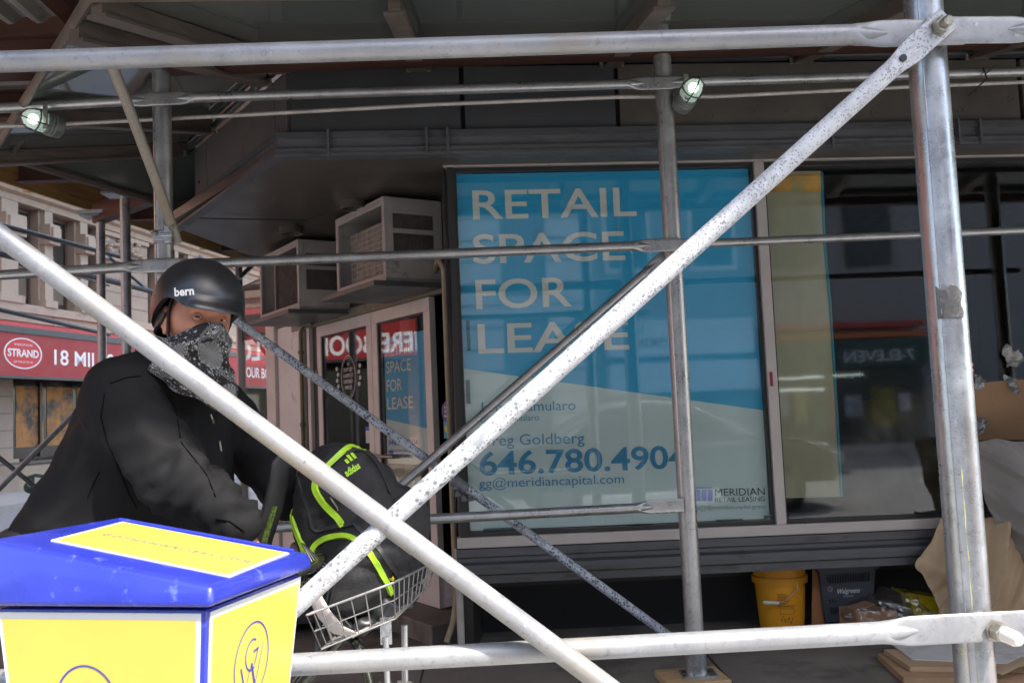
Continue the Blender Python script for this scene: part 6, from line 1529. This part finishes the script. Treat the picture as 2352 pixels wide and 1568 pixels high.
    mm.grid(lambda u, v: q + V(math.cos(u * 6.2832) * (.100 - .012 * v), math.sin(u * 6.2832) * (.095 - .012 * v), -.03 + .095 * v - .03 * math.cos(u * 6.2832) + .006 * math.sin(u * 20)), 40, 6, True); mm.build('collar', pm('jacket_collar', (.025, .027, .03), .7, 0, .2, 20, bump=.2), r, smooth=60, thick=.012)
    # ---- trousers and shoes
    hip = J(120, 1270, 2.58); m = MB(); m.ball(hip + V(0, 0, -.04), (.17, .16, .15))
    hf = HUBF; gnd = []
    for s, k in ((-1, V(.30, -.02, .0)), (1, V(.16, .06, 0))):
        h0 = hip + V(.02, .09 * s, -.06); kn = h0 + k + V(.02, .02 * s, -.36); an_ = V(kn.x - .10, kn.y + .02 * s, .12 if s < 0 else .14)
        cap2(m, h0, .098, kn, .068); cap2(m, kn, .068, an_, .05); gnd.append(an_)
    blob(m, .014, 5, lambda p, n: .006 * math.sin(p.z * 50 + p.x * 20)).build('trousers', pm('trousers_black', (.016, .016, .018), .8, 0, .2, 8, bump=.2), r, smooth=70)
    for an_ in gnd:
        m = MB(); m.ball(an_ + V(.05, 0, -.075), (.13, .045, .04)); m.ball(an_ + V(0, 0, -.05), (.055, .045, .055)); m.box((an_.x - .07, an_.y - .04, 0.002), (an_.x + .16, an_.y + .04, .03)); blob(m, .008, 2).build('shoe', M['black'], r, smooth=60)
person()

# ---------------------------------------------------------------- clutter by the shop
def clutter():
    # yellow pail
    c = PN(1797, 1441, V(0, 0, .0), V(0, 0, 1)); c.z = .03 if c.y > 5.45 else 0; c.y = 5.50; c.x = P(1797, 1441, 5.5).x; c.z = .031
    pc = pm('pail_orange_yellow', (.72, .31, .015), .42, 0, .1, 5, dirt=(.35, .14, .01), dscale=6, damt=.6)
    r = empty('pail', c, 'orange yellow plastic pail with a wire handle on the sidewalk', 'pail')
    m = MB(); m.lathe(c, (0, 0, 1), [(0, .105), (.0, .118), (.012, .124), (.25, .14), (.262, .141), (.262, .156), (.30, .158), (.302, .146), (.362, .15), (.366, .155), (.37, .148), (.36, .142), (.03, .115), (.02, .0)], 40, caps=False); m.build('bucket', pc, r, smooth=40)
    m = MB(); hA = c + V(.06, -.138, .29); hB = c + V(-.15, -.03, .28); m.tube([c + V(.155, .0, .285), hA + V(.04, 0, -.0)], .003, 6); m.tube([hA, c + V(.05, -.155, .24), c + V(-.02, -.17, .185), c + V(-.12, -.16, .165)], .0028, 6); m.build('wire_handle', M['bolt'], r)
    m = MB(); m.tube([c + V(-.06, -.168, .172), c + V(-.145, -.155, .178)], .009, 8); m.build('hand_grip', pm('grip_white', (.6, .58, .55), .5), r)
    m = MB()
    def wrap(a, z): return c + V(math.cos(a) * (.1245 + .0625 * z + .0008), math.sin(a) * (.1245 + .0625 * z + .0008), z)
    def patch(a0, a1, z0, z1): m.grid(lambda u, v: wrap(a0 + (a1 - a0) * u, z0 + (z1 - z0) * v), 8, 1)
    for k in range(9): patch(-1.98, -1.98 + random.uniform(.3, .5), .21 - k * .008, .2135 - k * .008)
    for k in range(3): patch(-1.98, -1.3, .148 - k * .006, .150 - k * .006)
    patch(-1.9, -1.3, .13, .132); patch(-1.9, -1.3, .10, .102); patch(-1.9, -1.885, .10, .13); patch(-1.315, -1.3, .10, .13)
    for k in range(14): a = -1.9 + .04 * k; z = random.uniform(.045, .085); patch(a, a + .03, z, z + random.uniform(.006, .02))
    patch(-.35, -.25, .12, .22); m.build('label_print', pm('pail_print', (.2, .075, .01), .6), r)
    m = MB()
    for k in range(8): m.ball(c + V(random.uniform(-.1, .1), random.uniform(-.09, .09), .365), (.06, .05, .025))
    o = blob(m, .009, 2, lambda p, n: .008 * math.sin(p.x * 80) * math.sin(p.y * 70)).build('blue_bag', pm('bag_navy', (.01, .015, .07), .35, 0, .3, 10), smooth=60); tag(o, 'crumpled navy blue plastic bag stuffed in the top of the pail', 'bag')
    # torn cardboard upright
    y = 5.42; pts = [P(x, yy, y) for x, yy in ((1864, 1440), (1898, 1440), (1900, 1390), (1894, 1372), (1899, 1350), (1896, 1330), (1880, 1318), (1866, 1305))]
    m = MB(); m.prism(pts, V(.01, .008, 0)); o = m.build('cardboard_piece', pm('cardboard_red_brown', (.30, .12, .045), .8, 0, .15, 6, bump=.1)); tag(o, 'upright torn brown cardboard piece between the pail and the dark shopping basket', 'cardboard')
    m = MB(); m.tube([p + V(.003, -.004, 0) for p in pts[1:7]], .006, 6); m.build('torn_edge', pm('torn_paper', (.3, .38, .4), .8), o)
    # shopping basket standing on end
    y = 5.40; a, b, c_, d = P(1896, 1432, y), P(2003, 1425, y), P(2012, 1305, y), P(1880, 1312, y)
    u = (b - a).normalized(); bw = (b - a).length
    r = empty('shopping_basket', a.lerp(b, .5), 'dark grey plastic shopping basket standing on its side with script lettering', 'basket')
    gm = pm('basket_grey', (.045, .052, .065), .45, 0, .1, 10)
    hgt = (d - a).length; n = V(0, -1, 0)
    def q(s, t, o=0): return a.lerp(b, s).lerp(d.lerp(c_, s), t) + n * o
    m = MB(); gx = [k / 44 for k in range(45)]; gz = [k / 30 for k in range(31)]
    def hole(s, t):
        col = int(s * 44) % 2 == 0
        return (.76 < t < .93 and .12 < s < .9 and col) or (.15 < t < .31 and .12 < s < .62 and col) or (.4 < t < .46 and .1 < s < .28 and col) or (.4 < t < .46 and .76 < s < .92 and col)
    for j in range(30):
        for i in range(44):
            if not hole((i + .5) / 44, (j + .5) / 30): m.add([q(gx[i], gz[j]), q(gx[i + 1], gz[j]), q(gx[i + 1], gz[j + 1]), q(gx[i], gz[j + 1])], [(0, 1, 2, 3)])
    for s in (0, 1): m.prism([q(s, 0), q(s, 1), q(s, 1, -.2), q(s, 0, -.2)], u * (.005 if s == 0 else -.005))
    m.prism([q(0, 1), q(1, 1), q(1, 1, -.2), q(0, 1, -.2)], V(0, 0, .012)); m.prism([q(-.03, 1.0, .008), q(1.05, 1.0, .008), q(1.05, 1.0, -.03), q(-.03, 1.0, -.03)], V(0, 0, .025)); m.prism([q(0, 0), q(1, 0), q(1, 0, -.2), q(0, 0, -.2)], V(0, 0, .01))
    m.build('shell', gm, r)
    m = MB(); m.prism([q(0, 0, -.19), q(1, 0, -.19), q(1, 1, -.19), q(0, 1, -.19)], n * -.005); m.build('back', M['dark'], r)
    m = MB(); m.text('Walgreens', q(.28, .56, .002), u, V(0, 0, 1), cap=.028, width=bw * .5, bold=.02); m.text('SHOPPING', q(.42, .49, .002), u, V(0, 0, 1), cap=.008, width=bw * .22)
    sh = MB(); o0 = q(.28, .56); sh.v = [p + u * (p.z - o0.z) * .25 for p in m.v]; sh.f = m.f; sh.mi = m.mi; sh.build('lettering', pm('basket_white', (.5, .52, .55), .5), r)
    m = MB(); cc = q(.17, .66, .002); m.grid(lambda a_, b_: cc + u * math.cos(a_ * 6.2832) * (.0145 - .003 * b_) + V(0, 0, 1) * math.sin(a_ * 6.2832) * (.0145 - .003 * b_), 20, 1, True); m.obox(cc + u * -.01 + V(0, 0, .009), u * .02 + V(0, 0, -.019), V(0, -.0005, 0), u * .002 + V(0, 0, .002)); m.build('emblem', pm('basket_pinkish', (.4, .2, .22), .5), r)
    # tarp heap
    tan = pm('tarp_tan', (.46, .33, .20), .8, 0, .12, 3, bump=.9, bscale=5, stretch=(1.6, 1, .6)); gry = pm('blanket_grey', (.25, .23, .215), .85, 0, .12, 3, bump=.9, bscale=6, stretch=(1.2, 1, .8))
    def drape(left, top, px_r, py_b, y0, bulge, amp, seed, nm, mt, lab, ax):
        # a sheet hanging in folds: left edge and top edge given, falling to the ground
        def lerp(pl, t):
            t *= len(pl) - 1; k = min(int(t), len(pl) - 2); t -= k
            a0, a1, a2, a3 = pl[max(k - 1, 0)], pl[k], pl[k + 1], pl[min(k + 2, len(pl) - 1)]
            return tuple(.5 * (2 * a1[j] + (a2[j] - a0[j]) * t + (2 * a0[j] - 5 * a1[j] + 4 * a2[j] - a3[j]) * t * t + (3 * a1[j] - a0[j] - 3 * a2[j] + a3[j]) * t ** 3) for j in (0, 1))
        def f(u, v):
            lx_, ly_ = lerp(left, v); tx, ty = lerp(top, u)
            px = lx_ + (px_r - lx_) * u; py = ty + (ly_ - left[0][1]) * (1 - u) + (py_b - ty) * v * u if u > 0 else ly_
            py = (ly_ * (1 - u) + (ty + (py_b - ty) * v) * u) if True else py
            py += (ty - (left[0][1] * (1 - u) + top[-1][1] * u)) * (1 - v) * (1 - abs(2 * u - 1)) * 0
            q = P(px, py, y0); e = sstep(0, .22, u)
            d = bulge * e * math.sin(math.pi * (.25 + .55 * v)) + amp * ridge(q, 5.2, ax, .1, seed) * (.4 + e) + amp * .55 * ridge(q, 11, ax, .12, seed + 3) + amp * .1 * ridge(q, 24, ax, .3, seed + 4)
            return q + V(amp * .18 * ridge(q, 9, ax, .2, seed + 5) * (1 - u), -d, amp * .3 * ridge(q, 7, ax, .3, seed + 8) * (1 - v))
        m = MB(); m.grid(f, 150, 130); o = m.build(nm, mt, smooth=80, thick=.006)
        tag(o, lab, nm.split('_')[1])
    drape([(2166, 1190), (2140, 1245), (2098, 1292), (2122, 1330), (2150, 1385), (2185, 1480)], [(2166, 1190), (2260, 1120), (2400, 1020), (2560, 960)], 2560, 1500, 5.12, .22, .068, 1, 'tan_tarp', tan, 'tan canvas tarp draped over a heap behind the thick post', V(.45, 0, 1))
    drape([(2225, 1012), (2240, 1080), (2262, 1150), (2295, 1230), (2335, 1320), (2385, 1400)], [(2225, 1012), (2330, 985), (2420, 930), (2560, 900)], 2560, 1420, 4.98, .2, .085, 5, 'grey_blanket', gry, 'grey blanket thrown over the top of the tan tarp heap', V(.8, 0, -.75))
    m = MB(); 
    for px, py, rr in ((2330, 1300, (.3, .1, .35)), (2450, 1200, (.4, .1, .5))): m.ball(P(px, py, 5.14), rr)
    o = blob(m, .03, 4).build('heap', M['dark'], smooth=60); tag(o, 'dark bundled heap hidden beneath the tan tarp and grey blanket', 'heap')
    # cardboard sheet and hanging scraps behind
    y = 5.12; m = MB(); m.prism([P(x, yy, y) for x, yy in ((2238, 1010), (2238, 880), (2330, 872), (2420, 870), (2420, 1010))], V(0, .008, 0)); o = m.build('cardboard_sheet', pm('cardboard_brown', (.30, .17, .09), .8, 0, .1, 5)); tag(o, 'brown cardboard sheet taped upright against the window above the grey blanket', 'cardboard')
    m = MB()
    tpm = pm('shiny_tape', (.25, .25, .25), .25, .3, .3, 30)
    for px, py in ((2245, 872), (2322, 876), (2250, 985)): m = MB(); c0 = P(px, py, y - .012); m.grid(lambda u, v, c0=c0: c0 + V((u - .5) * .06 + .012 * math.sin(v * 5 + c0.x * 9), -.008 - .02 * ridge(V(u, v, c0.x * 3), 3, V(1, .5, 0), .4), (v - .5) * .085 + .03 * u * math.sin(c0.z * 40)), 24, 24); m.build('tape_piece', tpm, o, smooth=60)
    m = MB(); c0 = P(2338, 818, 5.22)
    hx = [(-.06, .03), (-.02, .05), (.0, .02), (.05, .045), (.03, .0), (.075, -.02), (.02, -.035), (.0, -.08), (-.03, -.03), (-.075, -.045), (-.045, -.005)]
    m.grid(lambda u, v: c0 + V((u - .5) * .09 * (1 + .2 * math.sin(v * 4)) + .012 * math.sin(v * 6), .05 - .03 * ridge(V(u, v, 3), 3.3, V(1, .6, 0), .4), (v - .5) * .10 * (1 + .25 * math.sin(u * 4 + 1)) + .012 * math.sin(u * 7)), 24, 24)
    o = m.build('paper_scrap', pm('grey_paper', (.42, .41, .38), .7)); tag(o, 'pale torn paper scrap hanging at the right edge above the cardboard sheet', 'paper')
    # yellow tray
    y = 5.25; m = MB(); pts = [P(x, yy, y) for x, yy in ((2085, 1362), (2180, 1378), (2182, 1418), (2100, 1412))]; m.prism(pts, V(.02, .16, .0)); o = m.build('yellow_tray', pm('tray_yellow', (.62, .48, .01), .4, 0, .1), bevel=.004); tag(o, 'bright yellow plastic tray behind the clear bag', 'tray')
    m = MB(); m.obox(P(2080, 1366, y - .01), P(2182, 1384, y - .01) - P(2080, 1366, y - .01), V(0, .18, 0), V(0, 0, .015)); m.build('tray_rim', pm('tray_yellow_rim', (.6, .45, .01), .4), o)
    # small carton inside clear plastic bag
    y = 5.1; c0 = P(2005, 1415, y); r = empty('carton', V(c0.x, y, c0.z - .04), 'small brown carton wrapped in the clear plastic bag', 'carton'); m = MB(); m.obox(c0 + V(-.12, -.08, -.05), V(.24, .05, -.02), V(-.04, .14, 0), V(0, 0, .1)); m.build('box', pm('carton_brown', (.3, .17, .1), .8), r, bevel=.003)
    m = MB(); m.obox(c0 + V(-.12, -.081, .052), V(.12, .025, .02), V(-.02, .1, 0), V(0, 0, .004)); m.build('flap', pm('carton_flap', (.36, .22, .14), .8), r)
    m = MB(); 
    for px, py, rr in ((1990, 1410, (.12, .1, .09)), (2060, 1395, (.13, .12, .1)), (2110, 1415, (.08, .1, .06)), (2035, 1380, (.07, .08, .07))): m.ball(P(px, py, y - .02), rr)
    cg = glass_mat('clear_film', (.86, .86, .85), .09); bp_ = [x for x in cg.node_tree.nodes if x.type == 'BUMP'][0]; bp_.inputs['Strength'].default_value = .6; [x for x in cg.node_tree.nodes if x.type == 'TEX_NOISE'][0].inputs['Scale'].default_value = 18
    [x for x in cg.node_tree.nodes if x.type == 'BSDF_GLOSSY'][0].inputs['Roughness'].default_value = .12
    g = blob(m, .014, 2, lambda p, n: .012 * math.sin(p.x * 60 + p.z * 40) * math.sin(p.z * 55 - p.x * 30) + .006 * math.sin(p.x * 120)); o = g.build('clear_bag', cg, smooth=40); tag(o, 'crumpled clear plastic bag in front of the shopping basket', 'bag')
    # flattened boxes on the ground
    def flat(pts, z0, th, nm, mt, lab, cat):
        q_ = [PN(x, y_, V(0, 0, z0 + th), V(0, 0, 1)) for x, y_ in pts]; m = MB(); m.prism([V(p.x, p.y, z0) for p in q_], V(0, 0, th)); o = m.build(nm, mt); return tag(o, lab, cat)
    cbm = pm('flat_cardboard', (.36, .22, .12), .8, 0, .15, 5)
    flat([(2015, 1500), (2075, 1555), (2420, 1560), (2480, 1500), (2200, 1470)], .002, .03, 'flattened_box', cbm, 'flattened brown box lowest on the ground behind the thick post', 'cardboard')
    flat([(2030, 1490), (2090, 1530), (2400, 1535), (2420, 1480)], .033, .022, 'flattened_box', pm('flat_cardboard_light', (.42, .28, .17), .8, 0, .1, 5), 'second flattened brown box lying on the lowest one', 'cardboard')
    flat([(2035, 1468), (2095, 1512), (2380, 1524), (2400, 1455)], .056, .006, 'paper_sheet', pm('white_paper', (.55, .54, .52), .8, 0, .12, 4, dirt=(.35, .3, .28), dscale=3), 'white printed paper sheet on top of the flattened boxes', 'paper')
    m = MB(); a = PN(2290, 1545, V(0, 0, .07), V(0, 0, 1)); m.tube([a, a + V(.15, .02, .05), a + V(.3, .06, .02), a + V(.45, .05, .06)], .03, 8, flat=[(.003, .035)] * 4, up=(0, 0, 1)); o = m.build('paper_strip', pm('strip_tan', (.45, .32, .2), .7), smooth=50); tag(o, 'curled tan paper strip at the bottom right corner', 'paper')
    # papers by the door
    y = 6.05; m = MB(); m.prism([P(x, yy, y) for x, yy in ((1022, 1395), (1022, 1330), (1050, 1322), (1056, 1385))], V(.0, .05, 0)); o = m.build('paper_stack', pm('pink_printed_paper', (.55, .4, .38), .7, 0, .2, 25)); tag(o, 'pinkish printed papers leaning beside the door behind the basket', 'paper')
clutter()
